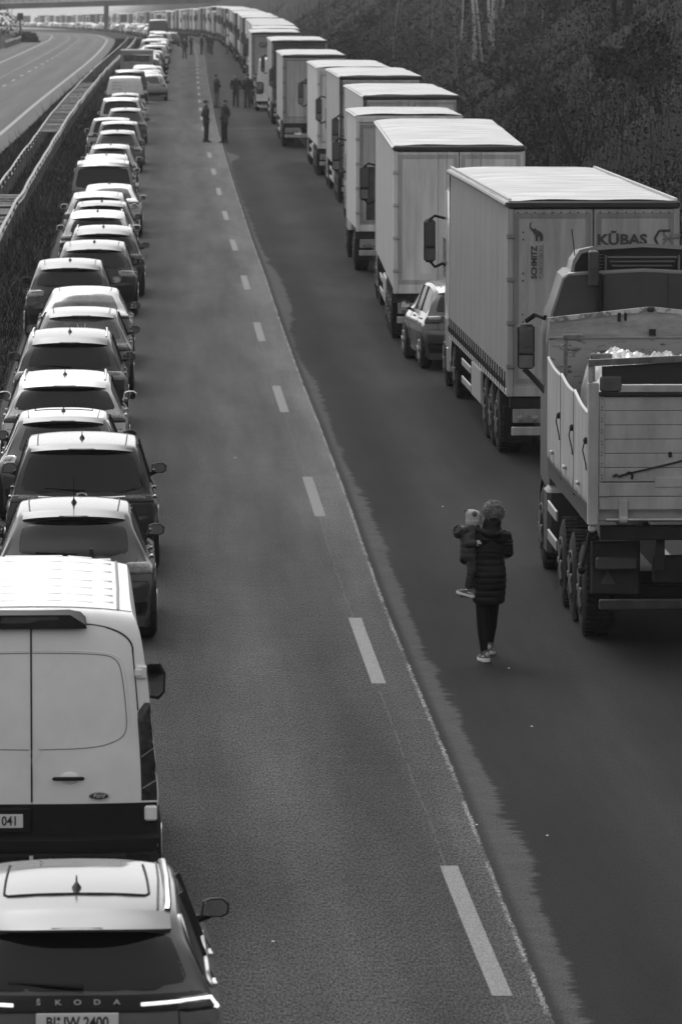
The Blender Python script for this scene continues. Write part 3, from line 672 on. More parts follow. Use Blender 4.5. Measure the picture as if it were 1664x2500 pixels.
# ---------------------------------------------------------------- lorries
ROOFM = mat('dusty white tarpaulin roof', .37, rough=.55, noise=.55, nscale=1.3, stretch=(.55, 5.0, 1), coat=.0, bump=.5, bscale=1.2)
CHASSIS = mat('grimy chassis black', .012, rough=.8, noise=.4, nscale=6)
DARKTRIM = mat('dark lorry trim', .018, rough=.5, noise=.3, nscale=5)
ALU = mat('dull aluminium', .34, rough=.45, metal=.6, noise=.2, nscale=4)
def tone_mat(nm, v, rough=.5, metal=0., ns=.22):
    return mat(nm + ' %.2f' % v, v, rough=rough, metal=metal, noise=ns, nscale=1.3, stretch=(3, 3, .35))
def lorry(label, H=4.0, L=13.6, W=2.6, side=.30, rear=.26, frame=.30, style='curtain', tilt=0., detail=2, cab=.5, cabtone=.35, group=None, top_dark=True, side_metal=0., name='articulated_lorry', cat='lorry', roofm=None):
    root = empty(name); tag(root, label, cat, group)
    w2 = W / 2; zb = 1.08; hi = detail >= 2
    M = Matrix.Rotation(tilt, 4, 'X')
    def sh(mb): mb.v = [tuple(M @ Vector(p)) for p in mb.v]; return mb
    SIDE = tone_mat('lorry side', side, .35 if side_metal else .5, side_metal); REARM = tone_mat('lorry rear', rear); FR = tone_mat('lorry frame', frame)
    # box body: side walls rippled like a curtain
    b = MB(); n = 68 if hi else 2
    for sg in (-1, 1):
        amp = .005 if style == 'curtain' and hi else 0
        b.grid(lambda u, v, sg=sg: (sg*(w2 - .02 + amp*math.sin(u*L*5.2 + math.sin(v*3)*.6) - (.02 if amp and v > .93 else 0)), .06 + u*(L-.12), zb + v*(H-.10-zb)), n, 5 if hi else 1)
    b.box(-w2+.03, w2-.03, .05, L-.03, zb, H-.09)
    b.box(-w2+.01, w2-.01, L-.08, L, zb, H-.06)
    obj('side_walls', sh(b), SIDE, root, smooth=True)
    r_ = MB()
    def roofz(u, v): return H - .03 - .035*(abs(v-.5)*2)**4
    r_.grid(lambda u, v: (-w2 + .01 + v*(W-.02), u*L, H - .02 + (.02*vnoise(u*9, v*4) if hi else 0) - .03*(abs(v-.5)*2)**6), 40 if hi else 1, 12 if hi else 2)
    r_.box(-w2+.01, w2-.01, .0, L, H-.11, H-.055); obj('roof', sh(r_), roofm or ROOFM, root, smooth=True, sharp=60)
    if hi:
        t = MB()
        for sg in (-1, 1): t.tube([(sg*(w2-.005), 0, H-.09), (sg*(w2-.005), L*.5, H-.08), (sg*(w2-.005), L, H-.09)], .045 if style == 'curtain' else .03, 8)
        obj('roof_edge_rail', sh(t), ALU if style != 'curtain' else tone_mat('rolled curtain', side*.9), root, smooth=True)
        if style == 'curtain':
            k = MB()
            for i in range(int(L / .16)):
                for sg in (-1, 1): k.box(sg*(w2-.05)-.025, sg*(w2-.05)+.025, .1+i*.16, .17+i*.16, H-.03, H+.004, .004)
            tag(obj('roof_lacing', sh(k), mat('pale piping', .62, rough=.5), root), kind='stuff')
    # rear: frame, two doors, top rail
    f = MB(); fd = .02
    f.box(-w2, -w2+.10, -fd, .05, zb-.06, H-.10, .01); f.box(w2-.10, w2, -fd, .05, zb-.06, H-.10, .01); f.box(-w2+.102, w2-.102, -fd, .05, zb-.06, zb+.10, .01)
    if not top_dark: f.box(-w2, w2, -fd-.01, .05, H-.22, H-.085, .01)
    obj('rear_frame', sh(f), FR, root)
    if top_dark: obj('top_rail', sh(MB().box(-w2-.004, w2+.004, -.05, .06, H-.15, H-.03, .03)), DARKTRIM, root, smooth=True)
    zt = H - .16 if top_dark else H - .23
    for sg in (-1, 1):
        d = MB(); x0, x1 = (sg*.012, sg*(w2-.102)); d.box(x0, x1, -.012, .045, zb+.102, zt, .006)
        if hi:
            for i in range(1, 7):
                xx = x0 + (x1 - x0) * i / 7; d.box(xx-.006, xx+.006, -.0165, -.012, zb+.24, zt-.16)
        do = obj('rear_door', sh(d), REARM, root)
        if hi:
            e = MB(); g = .075
            for a0, a1, c0, c1 in ((x0+sg*.03, x0+sg*(.03+g), zb+.14, zt-.05), (x1-sg*g, x1, zb+.14, zt-.05)): e.box(a0, a1, -.021, -.013, c0, c1)
            e.box(x0+sg*(.032+g), x1-sg*(g+.002), -.021, -.013, zt-.05-g, zt-.05); e.box(x0+sg*(.032+g), x1-sg*(g+.002), -.021, -.013, zb+.14, zb+.14+g)
            obj('door_border', sh(e), tone_mat('door border', rear*.62), do)
            for i in range(4):
                zz = zb + .40 + i*(zt-zb-.8)/3; obj('door_hinge', sh(MB().box(sg*(w2-.115), sg*(w2+.008), -.040, -.022, zz-.035, zz+.035, .008)), tone_mat('door hinge', frame*.6), do)
            if style != 'curtain':
                for xx in (.25, .42): obj('locking_rod', sh(MB().tube([(sg*xx, -.035, zb-.02), (sg*xx, -.035, zt)], .011, 6)), tone_mat('locking rod', rear*.7), do)
            if style == 'curtain':
                rv = MB()
                for i in range(9): rv.ell((sg*(.10+.13*i), -.022, zt-.045), (.012, .006, .012), 6, 4)
                for i in range(4):
                    for dz in (0, .11): rv.ell((sg*(w2-.24), -.022, zb+.45+i*.62+dz), (.013, .006, .013), 6, 4)
                tag(obj('rivets', sh(rv), CHASSIS, do), kind='stuff')
    if style == 'curtain' and hi:                        # strap buckles along the lower edge of the curtain
        s_ = MB()
        for i in range(26):
            y = .35 + i*(L-.7)/25
            for sg in (-1, 1):
                s_.box(sg*(w2-.005), sg*(w2+.014), y-.02, y+.02, zb-.02, zb+.30, .004); s_.box(sg*(w2+.0), sg*(w2+.03), y-.035, y+.035, zb+.06, zb+.17, .01)
        tag(obj('strap_buckles', sh(s_), CHASSIS, root), kind='stuff')
        obj('side_skirt', sh(MB().box(-w2-.004, -w2+.03, .05, L, zb-.05, zb+.05, .01).box(w2-.03, w2+.004, .05, L, zb-.05, zb+.05, .01)), FR, root)
    # running gear
    ch = MB()
    for sg in (-1, 1): ch.box(sg*.42, sg*.55, .15, L-1.5, .78, zb-.09, .01)
    ch.box(-w2+.15, w2-.15, .4, L-.1, zb-.12, zb-.03)
    ch.box(-w2+.05, w2-.05, .04, .16, .84, zb-.07, .01); ch.box(-.5, .5, .3, 2, .6, .8, .01)
    obj('chassis', ch, CHASSIS, root)
    ub = MB().box(-w2+.08, w2-.08, -.01, .10, .43, .56, .01); obj('underrun_bar', ub, tone_mat('scuffed bumper bar', .30), root)
    obj('number_plate', MB().box(-.26, .26, .01, .03, .60, .71), PLATE, root) if hi else None
    if hi:
        for sg in (-1, 1):
            lb = MB().box(sg*.62, sg*(w2-.10), .03, .11, .62, .83, .01); lo = obj('light_board', lb, tone_mat('light board', .22), root)
            lm = MB()
            for i, xx in enumerate((.72, .86, 1.09)): lm.ell((sg*xx, .025, .69), (.05, .02, .05), 10, 6)
            tm_ = MB().add([(sg*.97-.07, .018, .63), (sg*.97+.07, .018, .63), (sg*.97, .018, .76)], [(0, 1, 2), (2, 1, 0)])
            obj('tail_light', lm, LAMPW, lo, smooth=True); obj('reflector_triangle', tm_, mat('reflector', .28, rough=.3), lo)
            obj('mud_flap', MB().box(sg*(w2-.45), sg*(w2-.02), .9, .93, .25, .80), BLACK, root)
    ax = (2.2, 3.5, 4.8) if L > 10 else (1.6,)
    for y in ax:
        for sg in (-1, 1):
            if hi: wheel(root, sg*(w2-.20), y, .50, .36, sg, True, rimr=.30)
            else: obj('wheel', MB().lathe_x([(-.18, .5), (.18, .5)], sg*(w2-.20), y, .5, 12), RUBBER, root)
    if hi and L > 10:
        for sg in (-1, 1):
            for i in range(3): y = ax[i]; obj('mudguard', MB().loft([[(sg*(w2-.42), y+.60*math.cos(a), .5+.60*math.sin(a)), (sg*(w2-.02), y+.60*math.cos(a), .5+.60*math.sin(a)), (sg*(w2-.02), y+.62*math.cos(a), .5+.62*math.sin(a)), (sg*(w2-.42), y+.62*math.cos(a), .5+.62*math.sin(a))] for a in [R(15+15*k) for k in range(11)]]), BLACK, root)
            obj('pallet_box', MB().box(sg*(w2-.55), sg*(w2-.03), 6.0, 8.2, .42, 1.0, .03), tone_mat('pallet box', .30), root)
            obj('side_guard', MB().box(sg*(w2-.06), sg*(w2-.03), 8.4, 10.6, .45, .57, .01).box(sg*(w2-.06), sg*(w2-.03), 8.4, 10.6, .75, .87, .01), ALU, root)
    # tractor / cab
    yc = L + .55 if L > 10 else L + .15
    CM = mat('lorry cab paint %.2f' % cabtone, cabtone, rough=.3, coat=.8, noise=.15, nscale=2)
    hc = min(3.75, H - .15) * (cab / .5 if cab else 1)
    c = MB(); rings = []
    for yy, k, zt_ in ((0, .94, hc-.25), (.12, 1., hc-.12), (.6, 1., hc), (1.5, 1., hc-.02), (2.0, .985, hc-.35), (2.25, .95, 2.9), (2.30, .94, 1.9), (2.32, .94, .8)):
        x = 1.22*k; rings.append([(-x, yc+yy, .75), (-x, yc+yy, zt_-.25), (-x+.16, yc+yy, zt_-.03), (0, yc+yy, zt_), (x-.16, yc+yy, zt_-.03), (x, yc+yy, zt_-.25), (x, yc+yy, .75)])
    c.loft(rings); co = obj('cab', c, CM, root, smooth=True, sharp=40)
    for sg in (-1, 1):
        x = sg*1.225; obj('side_window', MB().box(x, x+sg*.008, yc+1.35, yc+2.05, 1.95, 2.65), GLASS, co)
        m = MB(); y0 = yc + 2.25
        m.tube([(sg*1.2, y0-.1, 2.98), (sg*1.36, y0+.0, 3.02), (sg*1.46, y0+.0, 2.95)], .028, 6); m.tube([(sg*1.2, y0-.1, 2.18), (sg*1.36, y0, 2.10), (sg*1.45, y0, 2.2)], .028, 6)
        m.box(sg*1.35, sg*1.56, y0-.02, y0+.12, 2.18, 2.96, .05)
        mo = obj('mirror', m, BLACK, co, smooth=True)
        obj('mirror_glass', MB().box(sg*1.37, sg*1.54, y0-.026, y0-.021, 2.48, 2.91), mat('dark mirror glass', .05, rough=.05, spec=1.), mo)
        obj('mirror_glass', MB().box(sg*1.37, sg*1.54, y0-.026, y0-.021, 2.22, 2.43), mat('bright mirror glass', .22, rough=.12, metal=1.), mo)
    for y in ((yc - .95, yc + 1.75) if L > 10 else (yc + 1.3,)):
        for sg in (-1, 1):
            if hi: wheel(root, sg*1.05, y, .50, .32, sg, True, rimr=.30)
            else: obj('wheel', MB().lathe_x([(-.16, .5), (.16, .5)], sg*1.05, y, .5, 12), RUBBER, root)
    if L > 10:
        fr = MB().box(-.45, .45, yc-2.4, yc+.3, .6, .85, .01); obj('tractor_frame', fr, CHASSIS, root)
        if hi:
            for sg in (-1, 1):
                obj('fuel_tank', MB().box(sg*.62, sg*1.18, yc-.25, yc+1.05, .42, .98, .08), ALU, root, smooth=True)
                obj('mudguard', MB().loft([[(sg*.85, yc-.95+.6*math.cos(a), .5+.6*math.sin(a)), (sg*1.24, yc-.95+.6*math.cos(a), .5+.6*math.sin(a)), (sg*1.24, yc-.95+.62*math.cos(a), .5+.62*math.sin(a)), (sg*.85, yc-.95+.62*math.cos(a), .5+.62*math.sin(a))] for a in [R(0+15*k) for k in range(13)]]), BLACK, root)
                obj('cab_step', MB().box(sg*.95, sg*1.22, yc+.9, yc+1.25, .3, .75, .03), CM, root)
    return root

def put(o, d, off, rz=None, path=C):
    o.location = (path(d) + off, d, zg(d)); o.rotation_euler = (0, 0, heading(d) if rz is None else rz); return o
def put_left(o, d, x_left, half, rz):            # place by the world x of the left rear corner
    o.location = (x_left + half, d, zg(d)); o.rotation_euler = (0, 0, rz); return o
# ---------------------------------------------------------------- the queue on the left, nearest first
def place(o, X, d, extra=0.): o.location = (X, d, zg(d)); o.rotation_euler = (0, 0, heading(d) + extra); return o
RAILB = mat('black roof rail', .02, rough=.4); RAILS = mat('silver roof rail', .5, rough=.25, metal=1.)
QG = 'cars queuing in the left lane'
LIT = mat('lit tail lamp strip', .6, rough=.3, emit=.9)

# 1 nearest SUV: black tailgate band with spaced letters, sharp light strips
o, S = car('suv', .07, 'passenger_car', 'dark SUV nearest the camera with bright tail light strips and spaced letters', rails=None, W=1.86, H=1.54, L=4.6, spoil=.22, lower_black=True, chrome=True,
           plate=None, lamp_q=(.70, 1.2), group=QG, lamp_u=(3.95, 4.8), glass_q=.90)
place(o, -1.66, 34.9)
bd = obj('tailgate_trim', S.panel(4.05, 4.95, -.995, .995, .010, cr=.05, rim=.006, nu=5, nq=20), mat('gloss black trim', .010, rough=.35, spec=.2), o, smooth=True)
def on_tail(S, u, x, out=.016):
    q = x / S.row(u)[3]; p = S.O(u, q, out); return p
p = on_tail(S, 4.62, 0); tilt = Matrix.Rotation(R(-16), 4, 'X')
lt = MB()
for i, ch in enumerate('ŠKODA'): obj('letter', MB().text(ch, .046, Matrix.Translation((-.245 + .1235*i, p.y - .008, p.z - .016)) @ tilt @ REAR, bold=.0008, sx=1.35), mat('letter metal', .32, rough=.35, metal=.6), bd)
for sg in (-1, 1):
    ls = MB(); S.line([(4.42, sg*.47), (4.50, sg*.97), (4.5, sg*1.03)], .012, .02, ls); S.line([(4.5, sg*1.03), (4.05, sg*1.12)], .014, .02, ls); S.line([(4.05, sg*1.12), (4.06, sg*1.02)], .012, .02, ls)
    obj('light_strip', ls, LIT, o, smooth=True)
pl = on_tail(S, 3.55, 0, .02); pb = MB().box(-.26, .26, pl.y-.012, pl.y, pl.z-.05+.02, pl.z+.06+.02, .006); po = obj('number_plate', pb, PLATE, o)
tx = MB().text('BI  JW 2400', .098, face_rear(0, pl.y-.013, pl.z-.012), bold=.0025, ext=.001, sx=.82); tx.ell((-.118, pl.y-.014, pl.z+.045), (.012, .003, .012), 10, 5); tx.ell((-.118, pl.y-.014, pl.z+.005), (.012, .003, .012), 10, 5)
obj('plate_lettering', tx, INK, po)
sun_ = obj('sunroof', S.panel(8.45, 9.7, -.72, .72, .003, cr=.10, rim=.004, nu=8, nq=10), P0 if False else paint(.07), o, smooth=True, sharp=180)
obj('sunroof_gap', S.line([(9.7, -.70), (8.5, -.74), (8.43, -.70), (8.43, 0), (8.43, .70), (8.5, .74), (9.7, .70)], .008, .004), SEAM, sun_)
for sg in (-1, 1): obj('roof_rail', MB().tube([S.O(u, sg*.92, .02 if u > 8.1 else .0) for u in (7.95, 8.15, 9, 10, 10.8)], .024, 6), mat('pale roof rail', .5, rough=.25, metal=1.), o, smooth=True)

# 2 white panel van
VW_ = mat('white van paint', .74, rough=.45, coat=.12, noise=.06, nscale=2.0)
v, S = car('panel', .78, 'van', 'white panel van with closed twin rear doors and black lower band, behind the nearest SUV', cat='van', group=None, glass_q=0, side_glass=False, antenna=False, rails=None, lower_black=False, H=2.45,
           lamp_q=(.93, 1.10), lamp_u=(3.95, 4.9), plate=None, spoil=0, wiper=False, mirrors=True)
place(v, -2.44, 43.9)
for k in list(v.children):
    if k.name.split('.')[0] in ('body',): k.data.materials[0] = VW_
    if k.name.split('.')[0] in ('roof_seam', 'panel_gap', 'door_handle', 'tail_light'): [bpy.data.objects.remove(c_) for c_ in list(k.children)]; bpy.data.objects.remove(k)
def vx(u, x, e=.004):                                # point on the van's skin at lateral x
    wc = S.row(u)[3]; return S.O(u, max(-1.05, min(1.05, x / wc)), e)
def vu(z):                                           # station number on the rear face at height z
    lo, hi = 3.0, 8.0
    for _ in range(40):
        m_ = (lo + hi) / 2
        if S.row(m_)[1] < z: lo = m_
        else: hi = m_
    return lo
def vline(pts, w=.005, e=.0015):                      # (x, z) polyline drawn on the rear face, corners rounded
    out = []
    for _ in range(2):
        q_ = [pts[0]]
        for (a, b), (c, d_) in zip(pts, pts[1:]): q_ += [(a*.75+c*.25, b*.75+d_*.25), (a*.25+c*.75, b*.25+d_*.75)]
        pts = q_ + [pts[-1]]
    for (a, b), (c, d_) in zip(pts, pts[1:]):
        n = max(2, int(math.hypot(c-a, d_-b) / .06))
        for i in range(n): f = i/n; out.append(vx(vu(b+(d_-b)*f), a+(c-a)*f, e))
    out.append(vx(vu(pts[-1][1]), pts[-1][0], e)); return MB().tube(out, w, 4)
for sg in (-1, 1):
    door = MB()
    def dq(u, v_, sg=sg):
        z = .66 + u*(2.30-.66); xx = (.004 + v_*(.865-.004)); wc = S.row(vu(z))[3]
        if u > .90: xx = .004 + v_*((.865 - .25*((u-.90)/.10)**2) - .004)
        return vx(vu(z), sg*xx*(wc/.985)**.8, .006)
    door.grid(dq, 30, 10); do = obj('rear_door', door, VW_, v, smooth=True, sharp=180)
    k_ = lambda z: (S.row(vu(z))[3]/.985)**.8
    edge = [(sg*.870*k_(z), z) for z in (1.62, 1.8, 2.05)] + [(sg*.80, 2.17), (sg*.70, 2.26), (sg*.5, 2.31), (0, 2.325)]
    obj('door_gap', vline(edge, .007, .003), SEAM, do)
    win = [(sg*.01, 2.08), (sg*.55, 2.075), (sg*.67, 2.04), (sg*.715, 1.94), (sg*.755, 1.55), (sg*.745, 1.44), (sg*.68, 1.38), (sg*.50, 1.325), (sg*.01, 1.315)]
    obj('pressed_panel_line', vline(win, .004, .006), mat('panel crease', .12, rough=.6), do)
    obj('pressed_ridge', vline([(sg*.01, 2.10), (sg*.57, 2.095), (sg*.70, 2.055), (sg*.745, 1.95), (sg*.785, 1.5)], .014, -.004), VW_, do, smooth=True)
    lb = MB(); lb.grid(lambda u, w_, sg=sg: vx(vu(.50 + u*.36), sg*(.008+w_*.86), .020), 4, 8); obj('lower_band', lb, BLACK, do, smooth=True)
    # tall rear lamp on the corner
    lm = MB(); zs = [.90 + .78*i/12 for i in range(13)]
    vs = []
    for i, z in enumerate(zs):
        u = vu(z); top = max(0, (z-1.58)/.10); q0 = .865 + .09*top
        for j in range(7): q = q0 + (1.20 - q0) * j/6; vs.append(tuple(S.O(u, q, .016 if 0 < i < 12 and 0 < j < 6 else .002)))
    lm.add(vs, [(i*7+j, i*7+j+1, (i+1)*7+j+1, (i+1)*7+j) for i in range(12) for j in range(6)])
    lo = obj('tail_light', lm, mat('smoked tail lamp', .07, rough=.12, coat=.6, noise=.6, nscale=9), v, smooth=True, sharp=180)
    obj('lens_divider', MB().tube([S.O(vu(z), q, .019) for z, q in ((1.25, .89), (1.32, 1.05), (1.37, 1.17))], .004, 4).tube([S.O(vu(z), q, .019) for z, q in ((1.00, .89), (1.06, 1.05), (1.13, 1.17))], .005, 4), mat('pale divider', .5), lo)
    p = S.P(3.6, sg*.97)
    hp = S.O(vu(1.93), sg*.955, .0); obj('door_hinge', MB().box(hp.x-.045, hp.x+.045, hp.y-.035, hp.y+.05, hp.z-.055, hp.z+.055, .014).box(hp.x-.02*sg-.03, hp.x-.02*sg+.03, hp.y-.05, hp.y, hp.z-.03, hp.z+.03, .008), VW_, v, smooth=True)
    hp = S.O(vu(.80), sg*.955, .0); obj('door_hinge', MB().box(hp.x-.05, hp.x+.05, hp.y-.05, hp.y+.05, hp.z-.06, hp.z+.06, .014), VW_, v, smooth=True)
    pm = S.P(11.9, sg*1.4)                              # slim side trim handle seen beyond the lamp
obj('lower_corner_trim', S.panel(.2, vu(.885), -1.5, 1.5, .012, cr=.02, rim=.004, nu=8, nq=24), BLACK, v, smooth=True)
obj('door_gap', vline([(0, .90), (0, 2.32)], .0075, .008), SEAM, v)
obj('rear_bumper', MB().loft([[(x*k, y, z) for x, y in ((-1.0, .30), (-1.0, .10), (-.93, -.04), (-.5, -.08), (.5, -.08), (.93, -.04), (1.0, .10), (1.0, .30))] for z, k in ((.34, .96), (.38, 1), (.46, 1), (.50, .985))]).box(-.75, .75, -.085, .25, .44, .505, .015), BLACK, v, smooth=True)
obj('reflector', MB().box(.62, .80, -.095, -.07, .405, .45, .01), LAMPW, v)
obj('tow_socket', MB().lathe_x([(0, .035), (.03, .035)], -.02, -.10, .47, 12).ell((.14, -.12, .46), (.025, .04, .025)), ALU, v, smooth=True)
for hx in (.24,): 
    pz = vx(vu(1.10), .30, .02)
    hd = MB().box(.10+.06, .36+.06, pz.y-.045, pz.y-.01, 1.075, 1.105, .014); ho = obj('door_handle', hd, BLACK, v, smooth=True)
    obj('handle_cup', MB().ell((.30, pz.y+.012, 1.09), (.075, .02, .05), 16, 8), VW_, ho, smooth=True)
pe = vx(vu(.945), .52, .008)
ov = obj('badge_oval', MB().ell((.53, pe.y, .945), (.082, .014, .034), 24, 8), mat('badge blue grey', .03, rough=.2, coat=1), v, smooth=True)
ring = MB().tube([(.53+.079*math.cos(a), pe.y-.010, .945+.031*math.sin(a)) for a in [2*math.pi*k/24 for k in range(25)]], .003, 4)
ring.text('Ford', .046, Matrix.Translation((.53, pe.y-.0155, .932)) @ REAR @ Matrix(((1, .25, 0, 0), (0, 1, 0, 0), (0, 0, 1, 0), (0, 0, 0, 1))), ext=.001); obj('badge_lettering', ring, mat('pale badge metal', .55, rough=.5), ov)
pb = MB().box(-.74, .06-.22, -.0+.05, .06+.03, .66, .86); npz = vx(vu(.76), -.3, .03)
obj('plate_recess', MB().box(-.66, .0, npz.y-.004, npz.y+.03, .65, .86, .02), BLACK, v)
po = obj('number_plate', MB().box(-.59, -.07, npz.y-.014, npz.y-.005, .70, .81, .005), PLATE, v)
obj('plate_lettering', MB().text('041', .105, face_rear(-.175, npz.y-.0165, .722), bold=.002, ext=.001, sx=.82), INK, po)
# moulded brake light on the roof edge and stamped roof ribs
bz = S.P(7.55, 0)
bl = MB().loft([[(x, bz.y+yy, bz.z+zz) for x, yy, zz in ((-.42*k, -.10, -.10), (-.36*k, -.11, -.03), (-.26*k, -.06, .03), (.26*k, -.06, .03), (.36*k, -.11, -.03), (.42*k, -.10, -.10))] for k in (1, 1.0)])
bl = MB()
prof = [(-.44, -.135, -.105), (-.43, -.14, -.07), (-.31, -.12, .005), (.31, -.12, .005), (.43, -.14, -.07), (.44, -.135, -.105)]
bl.loft([[(x, bz.y+y, bz.z+z) for x, y, z in prof], [(x*.98, bz.y+.10, bz.z+z*.25+.035) for x, y, z in prof]]); bo = obj('brake_light', bl, BLACK, v, smooth=True, sharp=30)
obj('brake_lens', MB().add([(-.25, bz.y-.133, bz.z-.058), (.25, bz.y-.133, bz.z-.058), (.21, bz.y-.128, bz.z-.012), (-.21, bz.y-.128, bz.z-.012)], [(0, 1, 2, 3)]), LAMP, bo)
for i in range(7):
    u0 = 8.35 + i*.27; z_ = lambda u, q: S.O(u, q, .012)
    rb = MB()
    for q0, q1 in ((-.80, -.38), (-.32, .30), (.36, .62)): rb.add([tuple(p_) for p_ in (S.O(u0, q0, .002), S.O(u0, q1, .002), S.O(u0+.05, q1, .006), S.O(u0+.05, q0, .006), S.O(u0+.11, q1, .006), S.O(u0+.11, q0, .006), S.O(u0+.16, q1, .002), S.O(u0+.16, q0, .002))], [(0, 1, 2, 3), (3, 2, 4, 5), (5, 4, 6, 7)])
    rb.box(*[c_ for c_ in (S.P(u0+.05, .80).x-.10, S.P(u0+.05, .80).x+.02, S.P(u0+.05, .8).y, S.P(u0+.05, .8).y+.06, S.P(u0+.05, .8).z-.01, S.P(u0+.05, .8).z+.012)], .006)
    obj('roof_rib', rb, VW_, v, smooth=True, sharp=30)
for sg in (-1, 1): obj('roof_channel', S.line([(8.0, sg*.86), (9.0, sg*.88), (10.7, sg*.88)], .014, .0), mat('van roof channel', .25, rough=.6), v)
obj('roof_seam', S.line([(8.0, -.99), (7.98, 0), (8.0, .99)], .004, .002, n=10), mat('van seam', .2), v)
obj('antenna', MB().tube([S.P(10.6, .62), S.P(10.6, .62)+Vector((0, 0, .03)), S.P(10.6, .62)+Vector((0, -.02, .12))], [.05, .035, .012], 8), BLACK, v, smooth=True)
wr = MB()
for x, z, a, b in ((.03, 1.36, .02, .07), (.02, 1.28, .04, .05), (.0, 1.2, .035, .045), (.035, 1.14, .02, .04), (.05, 1.31, .02, .012), (.025, 1.05, .008, .05)):
    pp = vx(vu(z), x, .0075); n_ = 11; wr.add([(pp.x + a*math.cos(t)*(1+.5*math.sin(t*3+z*20)), pp.y-.0015, z + b*math.sin(t)*(1+.4*math.cos(t*4+x*90))) for t in [2*math.pi*k/n_ for k in range(n_)]], [tuple(range(n_))])
obj('worn_sticker', wr, mat('flaking pale patch', .72, rough=.6), v)

# 3 grey hatchback ahead of the van
o, S = car('hatch', .045, 'passenger_car', 'grey hatchback with long roof aerial, directly ahead of the white panel van', group=QG, W=1.82, H=1.48, L=4.4, lamp_q=(.66, 1.3), lamp_u=(3.7, 4.75),
           lamp=mat('clear tail lamp', .10, rough=.15, coat=.4, noise=.6, nscale=11), glass_shape=lambda b, a: (5.15 + (1.75 - .18*a*a)*b + .02, a*(.90 - .12*(1-b)**2 - .0*b)), glass_q=.9, chrome=False)
place(o, -2.95, 61.6)
p = S.P(8.4, 0); obj('aerial', MB().tube([p, p+Vector((0, -.05, .10)), p+Vector((0, -.22, .36))], [.012, .006, .003], 5), BLACK, o)
# 4 MPV with ring badge
o, S = car('mpv', .022, 'passenger_car', 'dark people carrier with a round chrome badge and wide dark rear window', group=QG, lamp_q=(.50, 1.28), lamp_u=(4.0, 4.97), glass_q=.93, H=1.64, L=4.6, W=1.88)
place(o, -3.18, 68.6)
p = on_tail(S, 4.55, 0)
bar = MB(); S.line([(4.72, -.62), (4.62, -.4), (4.6, 0), (4.62, .4), (4.72, .62)], .014, .012, bar); bo = obj('chrome_bar', bar, CHROME, o, smooth=True)
em = MB().tube([(.072*math.cos(a), p.y-.03, p.z+.072*math.sin(a)) for a in [2*math.pi*k/28 for k in range(29)]], .010, 6); em.poly([(-.085, .006), (-.01, .030), (-.008, .008), (.085, -.006), (.01, -.030), (.008, -.008)], face_rear(0, p.y-.03, p.z), .012)
obj('ring_badge', em, CHROME, o, smooth=True)
# 5 small two-tone car
o, S = car('hatch', .05, 'passenger_car', 'small dark car with round tail lamps and pale roof, beyond the dark people carrier', group=QG, L=3.95, W=1.74, H=1.44, lamp=mat('bright round lamp', .30, rough=.12, coat=1, noise=.5, nscale=22),
           lamp_q=(.80, 1.22), lamp_u=(3.6, 4.9), chrome=True, glass_q=.84)
place(o, -3.74, 75.2)
obj('roof_panel', S.panel(7.9, 10.9, -.96, .96, .004, cr=.1, rim=.003), paint(.55), o, smooth=True, sharp=180)
obj('sunroof_gap', S.line([(10, -.66), (8.9, -.68), (8.9, .68), (10, .68)], .006, .006), SEAM, o)
